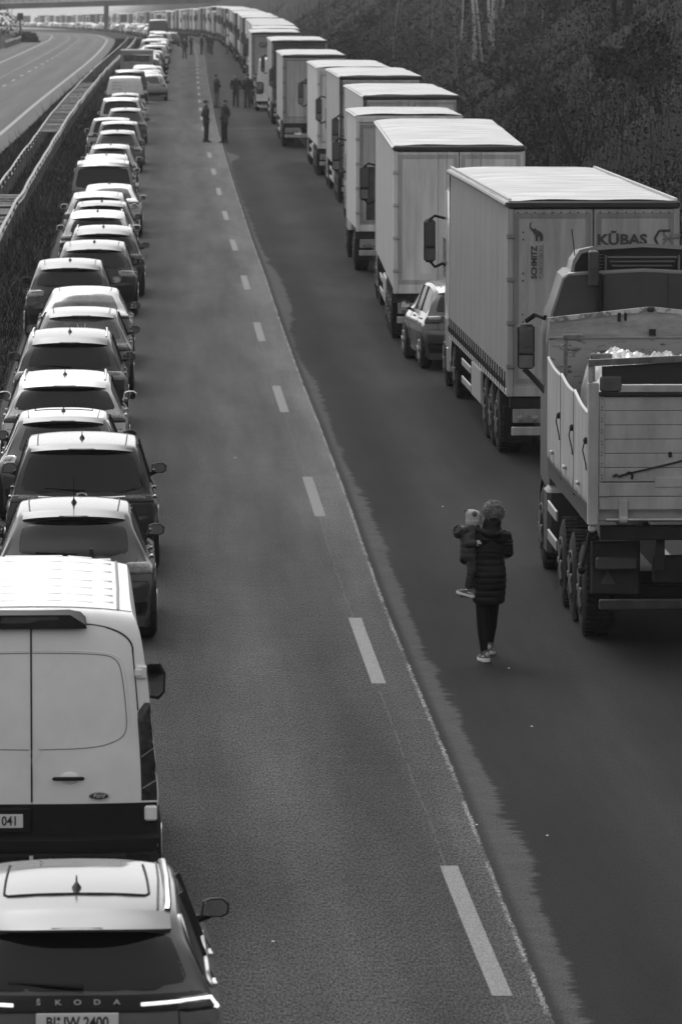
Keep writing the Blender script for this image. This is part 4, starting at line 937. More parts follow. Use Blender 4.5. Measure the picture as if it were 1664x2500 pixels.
# 6.. further up the queue
specs = [
 ('suv', .38, -4.02, 81.4, dict(rails=RAILS, H=1.50, metal=.6, W=1.86, glass_q=.95, glass=GLASS, lamp_q=(.60, 1.32)), 'silver SUV with raised roof rails and smoked window, ahead of the small pale-roofed car'),
 ('suv', .02, -4.34, 89.6, dict(rails=RAILS, W=1.86, H=1.60, lamp=LAMPW), 'black SUV with raised roof rails and square bright lamp'),
 ('hatch', .10, -4.52, 97.6, dict(W=1.80, glass=GLASSL, antenna=False, glass_q=.93), 'grey car with see-through rear window showing people and an emblem sticker'),
 ('sedan', .22, -4.76, 104.2, dict(metal=.6, antenna=False, glass=GLASSL, mirrors=True), 'silver saloon with large pale rear window'),
 ('suv', .035, -5.44, 112.5, dict(H=1.56, W=1.80, L=4.2, lamp=LAMPW, glass_q=.9, glass_u=(5.2, 6.9)), 'dark grey crossover standing furthest left beside the grass'),
 ('suv', .02, -5.26, 119.6, dict(H=1.58, lamp=LAMPW), 'glossy black SUV with pale lamp clusters, ahead of the grey crossover'),
 ('suv', .03, -5.36, 126.6, dict(H=1.58, rails=RAILS), 'dark SUV with silver roof rails closest to the open lane'),
 ('suv', .42, -5.88, 135.6, dict(H=1.54, rails=RAILS, metal=.5), 'pale SUV with thick curved roof rails and dark rear window'),
 ('hatch', .03, -6.08, 142.8, dict(), 'dark hatchback with arched roof behind the pale railed SUV'),
 ('suv', .45, -6.42, 148.6, dict(H=1.48, L=4.1, antenna=False), 'light car with narrow roof bar, mostly hidden by a dark hatchback'),
 ('sedan', .40, -6.38, 154.6, dict(metal=.5), 'pale saloon with a sloping roof before the tall glazed minibus'),
 ('box', .18, -6.82, 161.2, dict(H=1.88, W=1.86, L=4.6, glass_q=.90, antenna=False), 'tall van-like car with a huge square rear window'),
 ('suv', .35, -7.26, 174, dict(rails=RAILS), 'pale SUV with stubby roof rails ahead of the tall glazed car'),
 ('hatch', .30, -7.62, 186, dict(H=1.55, rails=RAILB), 'light hatchback with black roof rails'),
 ('hatch', .07, -8.07, 203, dict(H=1.52), 'dark hatchback with white-rimmed rear window'),
 ('mpv', .20, -8.27, 210, dict(antenna=False), 'grey people carrier hardly visible over a dark hatchback'),
 ('mpv', .30, -8.85, 217, dict(H=1.60, W=1.92, antenna=False), 'wide silver people carrier leaning left out of the queue'),
 ('hatch', .05, -9.0, 235, dict(H=1.52), 'dark hatchback with a bright side lamp, right beside the open lane'),
 ('box', .50, -9.44, 241.5, dict(H=1.80, W=1.88, antenna=False), 'white small van with dark window in its tailgate'),
 ('suv', .40, -9.6, 249, dict(rails=RAILS), 'light SUV with round-ended roof rails beyond the white small van'),
 ('hatch', .10, -10.15, 265, dict(), 'dark rounded hatchback in front of the lettered white van'),
]
for i, (k, t, X, d, kw, lab) in enumerate(specs):
    o, S = car(k, t, label=lab, group=QG, **kw); place(o, X, d)
    if i == 2:
        p = S.O(6.1, 0, .012); st = MB()
        st.tube([(-.07+.0, p.y-.01, p.z+.07), (-.03, p.y-.01, p.z-.07), (.0, p.y-.01, p.z+.03), (.03, p.y-.01, p.z-.07), (.07, p.y-.01, p.z+.07)], .008, 4); obj('window_sticker', st, mat('white sticker', .7), o)
# white van with writing on its back
o, S = car('box', .55, 'van', 'white box-backed van with small grey writing on its rear, in the car queue', cat='van', H=1.96, W=1.94, glass_q=0, antenna=False, wiper=False, spoil=0)
place(o, -10.75, 280.5)
tx = MB()
for i, s_ in enumerate(('mein', 'mobil', 'heim')): tx.text('▬'.replace('▬', '—') * 3, .16, face_rear(-.42, S.row(6.0)[0]-.12, 1.62-.16*i), bold=.006)
obj('rear_lettering', tx, mat('grey lettering', .12), o)
o, S = car('box', .05, 'passenger_car', 'dark square-backed car with wide black window, beyond the lettered white van', H=1.85, group=QG, antenna=False); place(o, -11.45, 305)
# open-bed trailer box with a framed window
tr = empty('trailer'); tag(tr, 'tall grey trailer box with a long framed window, towering over the car queue', 'trailer')
obj('box_body', MB().box(-1.02, 1.02, 0, .12, .5, 1.55, .03).box(-1.02, 1.02, 0, .12, 1.98, 2.25, .03).box(-1.02, -.80, 0, .12, 1.56, 1.97).box(.80, 1.02, 0, .12, 1.56, 1.97).box(-1.02, -.96, .13, 3.6, .5, 2.25).box(.96, 1.02, .13, 3.6, .5, 2.25).box(-1.02, 1.02, .13, 3.6, 2.2, 2.28), tone_mat('trailer', .16), tr)
obj('window', MB().box(-.80, .80, .03, .06, 1.56, 1.97), GLASSL, tr)
obj('wheel', MB().lathe_x([(-.1, .33), (.1, .33)], -.98, 1.8, .33, 14), RUBBER, tr); obj('wheel', MB().lathe_x([(-.1, .33), (.1, .33)], .98, 1.8, .33, 14), RUBBER, tr)
obj('chassis', MB().box(-.5, .5, .3, 4.4, .4, .49), CHASSIS, tr)
place(tr, -12.75, 352)

# far queue: eight prototypes copied up the road
FG = 'distant cars in the far part of the queue'
protos = []
for k, t, kw in (('hatch', .15, {}), ('suv', .03, {}), ('sedan', .5, {}), ('mpv', .12, {}), ('suv', .45, {}), ('hatch', .03, {}), ('box', .5, dict(H=1.85)), ('hatch', .2, {})):
    o, S = car(k, t, detail=1, antenna=False, mirrors=True, plate=None, wiper=False, **kw); protos.append((o, S.L))
LOOK = ['mid grey hatchback', 'black SUV', 'white saloon', 'dark grey people carrier', 'pale SUV', 'black hatchback', 'white small van', 'grey hatchback']
def far_label(i, d):
    where = 'in the queue just before the framed trailer box' if d < 348 else 'in the queue right after the framed trailer box' if d < 430 else 'in the far queue beside the lone walker' if d < 520 else 'in the queue before the tall dark van' if d < 598 else \
            'in the bend beyond the tall dark van' if d < 900 else 'in the hazy queue short of the bridge pier' if d < 1130 else 'in the haze beyond the bridge pier'
    return 'tiny ' + LOOK[i] + ' ' + where
used = set(); d = 313.0; nfar = 0
rq = random.Random(11)
while d < 2060:
    i = rq.randrange(8); pr, L_ = protos[i]
    if abs(d - 352) < 4 or abs(d - 600) < 5: d += 5.5; continue
    o = pr if i not in used else copy_tree(pr); used.add(i)
    near = d < 480
    off = -3.45 + rq.uniform(-.35, .35) + (.5 if d < 345 else 0)
    place(o, C(d) + off, d, rq.uniform(-.01, .01)); tag(o, far_label(i, d), 'car', FG)
    d += L_ + rq.uniform(1.4, 3.6) + (0 if d < 500 else 1.0); nfar += 1
print('far cars', nfar)
bv, S = car('box', .05, 'van', 'large dark box-bodied van standing high in the far car queue', cat='van', H=2.75, W=2.3, L=6.0, glass_q=0, detail=1, antenna=False, mirrors=False, plate=None, spoil=0); place(bv, C(600) - 3.6, 598)
# dark car standing with its door open
o, S = car('hatch', .03, 'passenger_car', 'dark car pulled out of the far queue with a door standing open', detail=1, antenna=False, plate=None); place(o, C(585) - 2.3, 585, .02)
obj('open_door', MB().box(.95, 1.75, 1.2, 1.28, .25, 1.35, .03), paint(.03), o)

# ---------------------------------------------------------------- lorries on the right, nearest first
T = lorry('grey curtain-sided lorry with elephant logo and lettered doors, just beyond the tipper', side=.165, rear=.36, frame=.34, cabtone=.4)
put_left(T, 84.4, 2.49, 1.30, .0455)
rd = [c_ for c_ in T.children if c_.name.startswith('rear_door')]
DK = mat('dark door print', .045, rough=.6); MD = mat('mid grey door print', .17, rough=.6)
def vert(x, y, z): return Matrix.Translation((x, y, z)) @ REAR @ Matrix.Rotation(R(90), 4, 'Z')
obj('door_lettering', MB().text('SCHMITZ', .118, vert(-.855, -.024, 2.80), bold=.004, align='LEFT', sx=1.0), DK, rd[0])
obj('door_lettering', MB().text('CARGOBULL', .100, vert(-.755, -.024, 2.80), bold=.001, align='LEFT', sx=.90), MD, rd[0])
el_ = [(.0,.0),(.10,.0),(.11,.20),(.20,.20),(.22,.0),(.36,.0),(.37,.16),(.36,.30),(.28,.44),(.14,.50),(.05,.54),(-.02,.66),(-.06,.60),(-.16,.62),(-.24,.70),(-.26,.84),(-.20,.90),(-.22,.94),(-.31,.86),(-.30,.70),(-.25,.58),(-.18,.50),(-.12,.44),(-.10,.34),(-.02,.32),(-.01,.16)]
obj('elephant_logo', MB().poly([(x*.30, z*.30) for x, z in el_], face_rear(-.87, -.0235, 3.37), .002), DK, rd[0])
def hexa(r_, k0=0, k1=6): return [(r_*math.cos(R(60*k)), r_*math.sin(R(60*k))) for k in range(k0, k1+1)]
hx = MB()
def seg(mb, pts, w_, M_): 
    pts = [(p_[0]*.5, p_[1]*.5) for p_ in pts]; w_ *= .5
    for (a, b), (c, d_) in zip(pts, pts[1:]):
        L_ = math.hypot(c-a, d_-b); nx, ny = -(d_-b)/L_*w_/2, (c-a)/L_*w_/2
        mb.poly([(a+nx, b+ny), (a-nx, b-ny), (c-nx, d_-ny), (c+nx, d_+ny)], M_, .002)
seg(hx, [(.20, .24), (-.14, .24), (-.28, 0), (-.14, -.24)], .07, face_rear(1.06, -.0235, 3.40)); obj('hexagon_logo', hx, DK, rd[1])
h2 = MB(); seg(h2, [(-.02, .16), (.10, 0), (-.02, -.16)], .07, face_rear(1.06, -.0235, 3.40)); seg(h2, [(.10, 0), (.22, 0)], .07, face_rear(1.06, -.0235, 3.40)); seg(h2, [(.30, .18), (.21, 0), (.30, -.18)], .06, face_rear(1.04, -.0235, 3.40)); obj('hexagon_logo', h2, MD, rd[1])
obj('company_lettering', MB().text('KŪBAS', .215, face_rear(.43, -.0235, 3.315), bold=.008, sx=1.14), DK, rd[1])

T3 = lorry('pale lorry with streaky plain rear doors and a white sticker low on the left door', H=3.98, side=.34, rear=.62, frame=.62, tilt=.010, style='box', cabtone=.3)
put_left(T3, 111.0, 1.03, 1.30, .021)
obj('door_sticker', MB().box(-.85, -.45, -.03, -.014, 1.28, 1.42), mat('pale sticker', .62), T3)
T4 = lorry('short box lorry with hinged grey frame and picture-printed rear door', H=3.9, L=6.4, side=.42, rear=.40, frame=.6, style='box', top_dark=False, cabtone=.5, name='box_lorry'); put_left(T4, 137, .36, 1.30, .038)
obj('door_print', MB().box(-1.05, -.25, -.026, -.0235, 1.3, 2.6), mat('blotchy door print', .04, rough=.5, noise=.9, nscale=2.2), T4)
T5 = lorry('lorry with mirror-bright corrugated side and dark framed rear', H=4.05, L=14, side=.5, side_metal=.9, rear=.45, frame=.05, style='box', cabtone=.5); put_left(T5, 150.8, .60, 1.29, .036)
T6 = lorry('lorry with a broad white roof and black top rail, second ahead of the box lorry', H=4.07, side=.3, rear=.5, frame=.08, style='box', cabtone=.55); put_left(T6, 176, -.04, 1.29, .034)
T7 = lorry('tall lorry with pale smooth side and light-coloured cab, below the slope', H=3.93, side=.45, rear=.62, frame=.6, style='box', top_dark=False, cabtone=.5); put_left(T7, 199, -.83, 1.29, .033)
T8 = lorry('older lorry with dark framed rear and a triangular mark on its door', H=3.85, side=.28, rear=.40, frame=.3, style='box', cabtone=.2); put_left(T8, 231, -2.38, 1.29, .031)
obj('triangle_mark', MB().add([(-.72, -.03, 2.62), (.1, -.03, 2.62), (.1, -.03, 3.1)], [(0, 1, 2)]), DK, T8)
T9 = lorry('lorry with a low lip and striped dark top band, rising behind the older one', H=4.0, side=.2, rear=.07, frame=.2, style='box', cabtone=.3, detail=2); put_left(T9, 264, -3.22, 1.28, .03)
sv, S = car('panel', .6, 'van', 'tall white delivery van between the lorries', cat='van', glass_q=0, antenna=False, spoil=0, H=2.75, plate=None, wiper=False, side_glass=False); sv.location = (-4.36+1.0, 290, zg(290)); sv.rotation_euler = (0, 0, .03)
T10 = lorry('lorry with large GA lettering on its grey rear doors', H=3.97, side=.34, rear=.28, frame=.2, style='box', cabtone=.3); put_left(T10, 300, -4.74, 1.28, .028)
obj('door_lettering', MB().text('GA', .38, face_rear(-.63, -.03, 3.14), bold=.014), DK, T10)
LG = 'distant lorries in the long right-hand column'
far_l = []
for sd_, rr, ff, cb, td in ((.4, .12, .1, .5, True), (.12, .05, .05, .1, True), (.5, .3, .4, .6, False), (.25, .18, .2, .3, True), (.08, .10, .1, .05, True)):
    far_l.append(lorry(None, side=sd_, rear=rr, frame=ff, style='box', cabtone=cb, top_dark=td, detail=1))
LLOOK = ['white-sided lorry', 'all-black lorry', 'pale lorry with silver frame', 'mid grey lorry', 'dark-sided lorry with dark top band']
dl = [318.5, 337, 355, 374, 399, 419, 439]
while dl[-1] < 2060: dl.append(dl[-1] + rq.uniform(17.6, 20.5))
usedl = set()
for i, d in enumerate(dl):
    if d > 1130 and rq.random() < .5 or 800 < d <= 1130 and rq.random() < .3: continue
    k = [2, 0, 2, 2, 4, 3, 2][i] if i < 7 else rq.randrange(5); o = far_l[k] if k not in usedl else copy_tree(far_l[k]); usedl.add(k)
    put(o, d, 4.45 + rq.uniform(-.15, .15)); o.scale = (1, 1, 1 if i < 7 else rq.choice((.86, .95, 1, 1, 1.01))); tag(o, ['low dark-sided lorry just behind the GA lorry', 'white-roofed lorry second behind the GA lorry', 'lorry third behind the GA lorry, pale roof edge showing', 'lorry fourth behind the GA lorry', 'black lorry fifth behind the GA lorry', 'grey lorry sixth behind the GA lorry', 'pale lorry seventh behind the GA lorry'][i] if i < 7 else 'far ' + LLOOK[k] + (' between the standing group and the bend' if d < 700 else ' in the bend before the bridge' if d < 1130 else ' in the haze beyond the bridge'), 'lorry', LG)
for k in range(5):
    if k not in usedl: print('unused', k)
# car squeezed out between two lorries
o, S = car('suv', .09, 'passenger_car', 'metallic crossover steered out between two lorries, left side showing', H=1.60, W=1.82, L=4.4, metal=.6, lamp_q=(.62, 1.25), rails=None)
o.location = (2.45, 103.9, 0); o.rotation_euler = (0, 0, .095)
p = on_tail(S, 3.9, 0); obj('model_lettering', MB().text('CX-30', .06, face_rear(-.45, on_tail(S, 3.9, -.45).y-.012, p.z), bold=.001, sx=1.2), CHROME, o)
# ---------------------------------------------------------------- tipper lorry nearest on the right
def tipper():
    root = empty('tipper_lorry', (3.95, 61.3, 0), .036)
    tag(root, 'battered open tipper lorry with planked tailgate and white sheeting in its bed', 'lorry')
    BED = mat('scuffed bed paint', .33, rough=.55, noise=.22, nscale=2.2, stretch=(1, 1, .4), bump=.2, bscale=30)
    WORN = mat('worn flaking paint', .30, rough=.7, nscale=9, v2=.05, stretch=(.5, 1, 1.6), cut=(.56, .64)); WORN2 = mat('chipped pale edge', .40, rough=.6, nscale=6, v2=.12)
    LINE = mat('board gap', .02, rough=.9)
    # tailgate
    t = MB(); z = 1.86
    while z < 2.78:
        t.box(-1.115, 1.115, -.02, .03, z, min(z + .152, 2.80), .006); z += .156
    t.box(-1.13, 1.13, -.03, .04, 1.70, 1.85, .006); t.box(-1.13, -1.0, -.036, .04, 1.70, 1.845, .004); t.box(-1.13, 1.13, -.025, .05, 1.55, 1.695, .008)
    t.box(-1.13, -1.07, -.03, .03, 1.86, 2.83, .006); t.box(-.52, .6, -.04, -.02, 1.80, 1.91, .004)
    tg = obj('tailgate', t, BED, root)
    obj('tailgate_gap', MB().box(-1.1, 1.1, -.005, .02, 1.6, 2.8), LINE, tg)
    rv = MB()
    for k in range(8): 
        for dz in (0, .035): rv.ell((-1.10, -.034, 1.90 + .156*k*.8 + dz), (.007, .005, .007), 6, 4)
    tag(obj('rivets', rv, CHASSIS, tg), kind='stuff')
    obj('tailgate_beam', MB().box(-.92, 1.13, -.03, .10, 2.84, 2.92, .01), BED, tg)
    obj('tailgate_cap', MB().box(-1.13, 1.13, -.05, .06, 2.80, 2.845, .008), LINE, tg)
    for x in (-.86, 0.0+.02, .86): obj('tailgate_hinge', MB().box(x-.05, x+.05, -.05, -.026, 1.42, 1.66, .012).lathe_x([(-.04, .045), (.04, .045)], x, -.03, 1.44, 12), BED, tg, smooth=True)
    obj('hinge_rod', MB().tube([(-1.05, -.02, 1.44), (1.1, -.02, 1.44)], .022, 8), ALU, tg, smooth=True)
    obj('lashing_rope', MB().tube([(-.90, -.035, 1.93), (-.3, -.04, 2.07), (.4, -.04, 2.27), (1.1, -.04, 2.46)], .011, 5).tube([(-.98+.04*i, -.04, 1.92+.02*(i % 2)) for i in range(4)], .014, 5), mat('dark rope', .025, rough=.9), tg)
    obj('rope_hook', MB().tube([(-.80+.035*math.cos(a), -.045, 1.92+.045*math.sin(a)) for a in [R(-40+25*k) for k in range(9)]], .013, 6), CHASSIS, tg)
    obj('latch', MB().box(-.37, -.33, -.05, -.02, 2.13, 2.19, .01), CHASSIS, tg)
    # corner posts, arch bar, dark flap
    for sg in (-1, 1):
        p = MB().box(sg*1.135, sg*1.25, -.04, .09, 1.38, 2.95, .012); p.box(sg*1.14, sg*1.155, -.046, -.04, 1.5, 2.9); p.box(sg*1.20, sg*1.25, -.03, .05, 2.95, 3.16, .008)
        p.box(sg*1.16, sg*1.24, -.02, .08, 1.30, 1.38, .02)
        obj('corner_post', p, BED, root)
        obj('corner_post_wear', MB().box(sg*1.252, sg*1.256, -.03, .08, 1.7, 2.7), WORN, root) if False else None
    ab = MB(); ab.loft([[(x, -.05, 3.13+zz), (x, .03, 3.13+zz), (x, .03, 3.20+zz), (x, -.05, 3.20+zz)] for x, zz in ((-1.25, 0), (0, .055), (1.25, 0))]); obj('arch_bar', ab, mat('grimy bar', .10, rough=.7, noise=.4, nscale=6), root)
    obj('rear_flap', MB().add([(-1.10, .0, 2.93), (1.14, .0, 2.93), (1.14, .0, 3.13), (0, .0, 3.185), (-1.10, .0, 3.125), (-1.10, .02, 2.93), (1.14, .02, 2.93), (1.14, .02, 3.13), (0, .02, 3.185), (-1.10, .02, 3.125)], [(0, 1, 2, 3, 4), (9, 8, 7, 6, 5), (0, 4, 9, 5), (1, 6, 7, 2)]), mat('black rubber flap', .014, rough=.6), root)
    obj('corner_block', MB().box(-1.12, -.88, -.04, .08, 2.845, 3.02, .02), mat('grimy block', .07, rough=.7, noise=.3, nscale=6), root)
    # side boards with sagging top edges
    for sg in (-1, 1):
        y0 = .10
        for k, (L_, za, zb_) in enumerate(((1.95, 2.60, 2.70), (1.95, 2.68, 2.74), (2.1, 2.72, 2.79))):
            b = MB(); n = 8
            def top(f): return za + (zb_-za)*f - .03*math.sin(math.pi*f)
            rings = [[(sg*1.215, y0+L_*i/n, 1.55), (sg*1.248, y0+L_*i/n, 1.55), (sg*1.248, y0+L_*i/n, top(i/n)), (sg*1.215, y0+L_*i/n, top(i/n))] for i in range(n+1)]
            b.loft(rings); so = obj('side_board', b, BED, root)
            obj('top_edge', MB().tube([(sg*1.235, y0+.02+(L_-.04)*i/n, top(i/n)+.008) for i in range(n+1)], .018, 6), mat('rubbed bare edge', .38, rough=.35, metal=.6), so, smooth=True)
            obj('board_latch', MB().ell((sg*1.262, y0+.06, 2.30-.02*k), (.03, .05, .04), 8, 6).tube([(sg*1.275, y0+.06, 2.29), (sg*1.30, y0+.0, 2.2), (sg*1.27, y0-.05, 2.05), (sg*1.262, y0-.02, 1.98)], .008, 5), CHASSIS, so, smooth=True)
            obj('board_step', MB().box(sg*1.25, sg*1.29, y0+1.0, y0+1.2, 1.72, 1.76, .01), BED, so)
            obj('dirt_streaks', dirt(sg, y0, L_), mat('dried mud', .03, rough=.95), so)
            y0 += L_ + .02
        obj('board_post', MB().box(sg*1.20, sg*1.252, 2.045, 2.075, 1.52, 2.72, .004).box(sg*1.20, sg*1.252, 4.02, 4.05, 1.52, 2.76, .004), LINE, root)
    obj('bed_floor', MB().box(-1.2, 1.2, .05, 6.2, 1.42, 1.54, .01), BED, root)
    for sg in (-1, 1): obj('bed_skirt', MB().box(sg*1.19, sg*1.235, .1, 6.2, 1.36, 1.54, .01), CHASSIS, root)
    # stakes on the inner left wall
    for x, y, zt in ((-1.10, 5.2, 3.08), (-.93, 3.3, 2.98)):
        s_ = MB().box(x-.025, x+.025, y, y+.04, 2.0, zt, .008); s_.box(x-.03, x+.22, y-.02, y+.05, zt-.015, zt+.06, .015); s_.tube([(x, y, zt-.05), (x-.06, y, zt-.09)], .01, 5); obj('stake', s_, mat('old stake', .12, rough=.7, noise=.5, nscale=9), root)
    # headboard with a gable
    y = 6.25; hb = MB()
    hb.add([(-1.22, y, 1.54), (1.22, y, 1.54), (1.22, y, 3.03), (-1.22, y, 3.03)], [(0, 1, 2, 3)]); hb.box(-1.22, 1.22, y+.005, y+.06, 1.5, 3.2); obj('headboard', hb, WORN, root)
    hb = MB().add([(-1.22, y-.012, 3.035), (1.22, y-.012, 3.035), (1.22, y-.012, 3.22), (0, y-.012, 3.35), (-1.22, y-.012, 3.22)], [(0, 1, 2, 3, 4)]); hb.box(-1.22, 1.22, y-.03, y-.004, 3.02, 3.04, .004); obj('gable_panel', hb, mat('gable sheet', .24, rough=.55, nscale=3.2, noise=.25, stretch=(1, 1, 3)), root)
    hb = MB(); hb.loft([[(x, y-.035, 3.215+zz), (x, y+.02, 3.215+zz), (x, y+.02, 3.27+zz), (x, y-.035, 3.27+zz)] for x, zz in ((-1.24, 0), (0, .13), (1.24, 0))]); obj('gable_edge', hb, WORN2, root)
    obj('gable_bracket', MB().box(-.40, -.36, y-.05, y+.03, 3.22, 3.33, .01).box(-.32, -.29, y-.05, y+.03, 3.23, 3.33, .01).box(-.05, .05, y-.05, y+.03, 3.335, 3.40, .02), CHASSIS, root)
    obj('bracket_tab', MB().box(-.02, .06, y-.05, y-.02, 3.05, 3.13), CHASSIS, root)
    # crumpled white sheeting over the load
    sh_ = MB()
    def lf(u, v):
        yy = .30 + v*5.65; xl = -1.13 if yy < 1.9 else max(-1.13, min(-.86, -1.13 + (yy-1.9)*.25)) ; x = xl + u*(1.08-xl); e = min(u*12, (1-u)*9, 1); e2 = min(.35+v*5, 1)
        z = 2.05 + .66*e**.5*e2**.5 + .20*v - .16*u + .10*(vnoise(x*3.1, yy*2.3, .5)-.5)*2*e + .055*(vnoise(x*9+3, yy*7, .5)-.5)*2 + .025*(vnoise(x*26, yy*19, .5)-.5)*2
        x += .05*(vnoise(yy*6, 3.3+x*3, .5)-.5)*(1-e)*3
        return (x, yy, z)
    sh_.grid(lf, 90, 150)
    for k in range(26):
        a = k*2.4; r_ = .05+.10*rnd.random(); c_ = (-1.0+.25*rnd.random(), .4+1.4*rnd.random(), 2.45+.30*rnd.random())
        sh_.grid(lambda u, v, c_=c_, a=a, r_=r_: (c_[0]+(u-.5)*r_*2+.02*math.sin(v*9+a), c_[1]+(v-.5)*r_*2, c_[2]+.06*math.sin(u*7+a)+.05*math.cos(v*8+a*2)), 8, 8)
    lo = obj('load_sheeting', sh_, mat('crumpled white plastic sheeting', .58, rough=.35, coat=.5, noise=.12, nscale=7), None, smooth=True, sharp=50)
    lo.location = root.location; lo.rotation_euler = root.rotation_euler; tag(lo, 'crumpled shiny white plastic sheeting over the load in the tipper bed', 'sheeting')
    # cab
    CAB = mat('tipper cab paint', .040, rough=.5, coat=.15, noise=.2, nscale=2); EDGE_ = mat('cab edge paint', .22, rough=.35, coat=.5)
    out = [(-1.15, 1.1), (-1.15, 2.9), (-1.11, 3.25), (-1.04, 3.45), (-.97, 3.68), (-.90, 3.735), (0, 3.78)]; full = out + [(-x, z) for x, z in reversed(out[:-1])]
    rings = [[(x*k, yy, z if z < 3 else 3 + (z-3)*h) for x, z in full] for yy, k, h in ((7.25, .99, 1), (7.35, 1.0, 1.02), (8.6, .985, 1.02), (9.3, .96, .7), (9.5, .93, .1))]
    co = obj('cab', MB().loft(rings), CAB, root, smooth=True, sharp=30)
    obj('cab_rear_edge', MB().tube([(x*1.01, 7.26, z) for x, z in full[1:-1]], .026, 6), EDGE_, co, smooth=True)
    dfl = [(-.89, 3.72), (-.86, 3.90), (-.78, 4.03), (-.60, 4.075), (0, 4.11)]; df = dfl + [(-x, z) for x, z in reversed(dfl[:-1])]
    dm = MB(); dm.loft([[(x*k, yy, 3.72+(z-3.72)*h) for x, z in df] + [(x*.965*k, yy, 3.72+(z-.045-3.72)*h) for x, z in reversed(df)] for yy, k, h in ((7.3, 1, 1), (8.3, .97, .85), (9.2, .85, .1))], caps=True)
    do = obj('roof_deflector', dm, EDGE_, co, smooth=True, sharp=30)
    obj('deflector_inside', MB().loft([[(x*.955, 7.55, z-.05) for x, z in df], [(x*.8, 8.1, z-.1) for x, z in df]]), mat('deflector inner', .016, rough=.4), do)
    sl = MB()
    for k in range(4):
        w_ = .43 - .03*k; sl.box(-w_, w_, 7.34+.04*k, 7.38+.04*k, 3.93-.055*k, 3.95-.055*k, .004)
    for k in range(5): sl.box(-.55, -.47, 7.45, 7.48, 3.80+.04*k, 3.81+.04*k)
    sl.box(-.46, -.44, 7.36, 7.5, 3.74, 3.96, .004); sl.box(.44, .46, 7.36, 7.5, 3.74, 3.96, .004)
    tag(obj('deflector_slat', sl, mat('slat grey', .16, rough=.4), do), kind='stuff')
    ai = MB().box(-.68, -.56, 7.0, 7.22, 3.60, 4.03, .015); 
    for k in range(6): ai.box(-.675, -.565, 6.985, 7.0, 3.66+.035*k, 3.675+.035*k)
    obj('air_intake', ai, CAB, co); obj('intake_pipe', MB().box(-.57, -.50, 7.05, 7.22, 2.6, 3.75, .02), BLACK, co)
    obj('aerial', MB().tube([(-.82, 7.5, 3.95), (-.86, 7.45, 4.28)], .006, 4), BLACK, co)
    obj('cab_seam', MB().box(.3, .306, 7.243, 7.25, 2.6, 3.74), LINE, co)
    # mirrors
    for sg in (-1, 1):
        y0 = 8.6; m = MB()
        m.tube([(sg*1.12, y0-.3, 3.14), (sg*1.22, y0-.05, 3.17), (sg*1.34, y0, 3.08)], .035, 7); m.tube([(sg*1.12, y0-.3, 2.22), (sg*1.25, y0-.05, 2.37), (sg*1.36, y0, 2.48)], .035, 7)
        m.box(sg*1.23, sg*1.445, y0-.03, y0+.12, 2.48, 3.04, .035)
        mo = obj('mirror', m, BLACK, co, smooth=True)
        obj('mirror_glass', MB().box(sg*1.25, sg*1.425, y0-.038, y0-.031, 2.68, 3.01), mat('dark mirror glass', .05, rough=.05, spec=1.), mo)
        obj('mirror_glass', MB().box(sg*1.25, sg*1.425, y0-.038, y0-.031, 2.50, 2.655), mat('bright mirror glass', .22, rough=.12, metal=1.), mo)
    # running gear
    f = MB()
    for sg in (-1, 1): f.box(sg*.38, sg*.48, .2, 9.2, .85, 1.2, .01)
    f.box(-1.1, 1.1, .12, .25, 1.2, 1.36, .01); f.box(-.5, .5, .3, .5, .7, 1.0, .02); f.box(-.14, -.02, .02, .12, .55, 1.15, .01); f.box(-.9, .9, 1.25, 1.35, .42, .58, .03); f.box(-.9, .9, 2.65, 2.75, .42, .58, .03)
    obj('chassis', f, CHASSIS, root)
    obj('underrun_bar', MB().box(-1.12, 1.12, -.06, .04, .45, .56, .012), mat('muddy bar', .030, rough=.85, noise=.4, nscale=5), root)
    obj('air_tank', MB().lathe_x([(-.3, .02), (-.28, .12), (.28, .12), (.3, .02)], .5, .5, .72, 16), CHASSIS, root, smooth=True)
    obj('chassis_tag', MB().box(-.10, -.03, .0, .012, 1.0, 1.09), mat('small pale tag', .3), root)
    for y_ in (1.4, 2.8, 4.3):
        for sg in (-1, 1):
            wheel(root, sg*1.05, y_, .52, .32, sg, True, rimr=.30); 
    for sg in (-1, 1):
        wheel(root, sg*.98, 8.5, .52, .32, sg, True, rimr=.30)
        obj('mud_flap', MB().box(sg*.84, sg*1.15, .62, .66, .55, 1.12, .01), BLACK, root) if False else None
        mf = obj('mud_flap', MB().box(sg*.62, sg*1.17, .55, .60, .55, 1.15, .02), mat('muddy flap', .022, rough=.8, noise=.3, nscale=5), root)
        obj('reflector_triangle', MB().add([(sg*.98-.085, .535, .67), (sg*.98+.085, .535, .67), (sg*.98, .535, .83)], [(0, 1, 2), (2, 1, 0)]), mat('faded triangle', .11, rough=.6), mf)
        obj('rear_lamp_box', MB().box(sg*.66, sg*1.12, .40, .52, .84, .98, .02), mat('grimy lamp box', .05, rough=.6), mf)
        obj('side_marker', MB().tube([(sg*1.18, .5, 1.25), (sg*1.24, .45, 1.0), (sg*1.28, .42, .86)], .028, 6).ell((sg*1.28, .40, .84), (.045, .03, .045)), BLACK, root, smooth=True)
        obj('side_guard', MB().box(sg*1.18, sg*1.21, 5.2, 6.6, .55, .68, .01), ALU, root); obj('side_guard', MB().box(sg*1.18, sg*1.21, 5.2, 6.6, .90, 1.03, .01), ALU, root)
        obj('tool_box', MB().box(sg*.80, sg*1.20, 6.75, 7.4, .32, 1.15, .05), mat('tool box', .03, rough=.45), root, smooth=True)
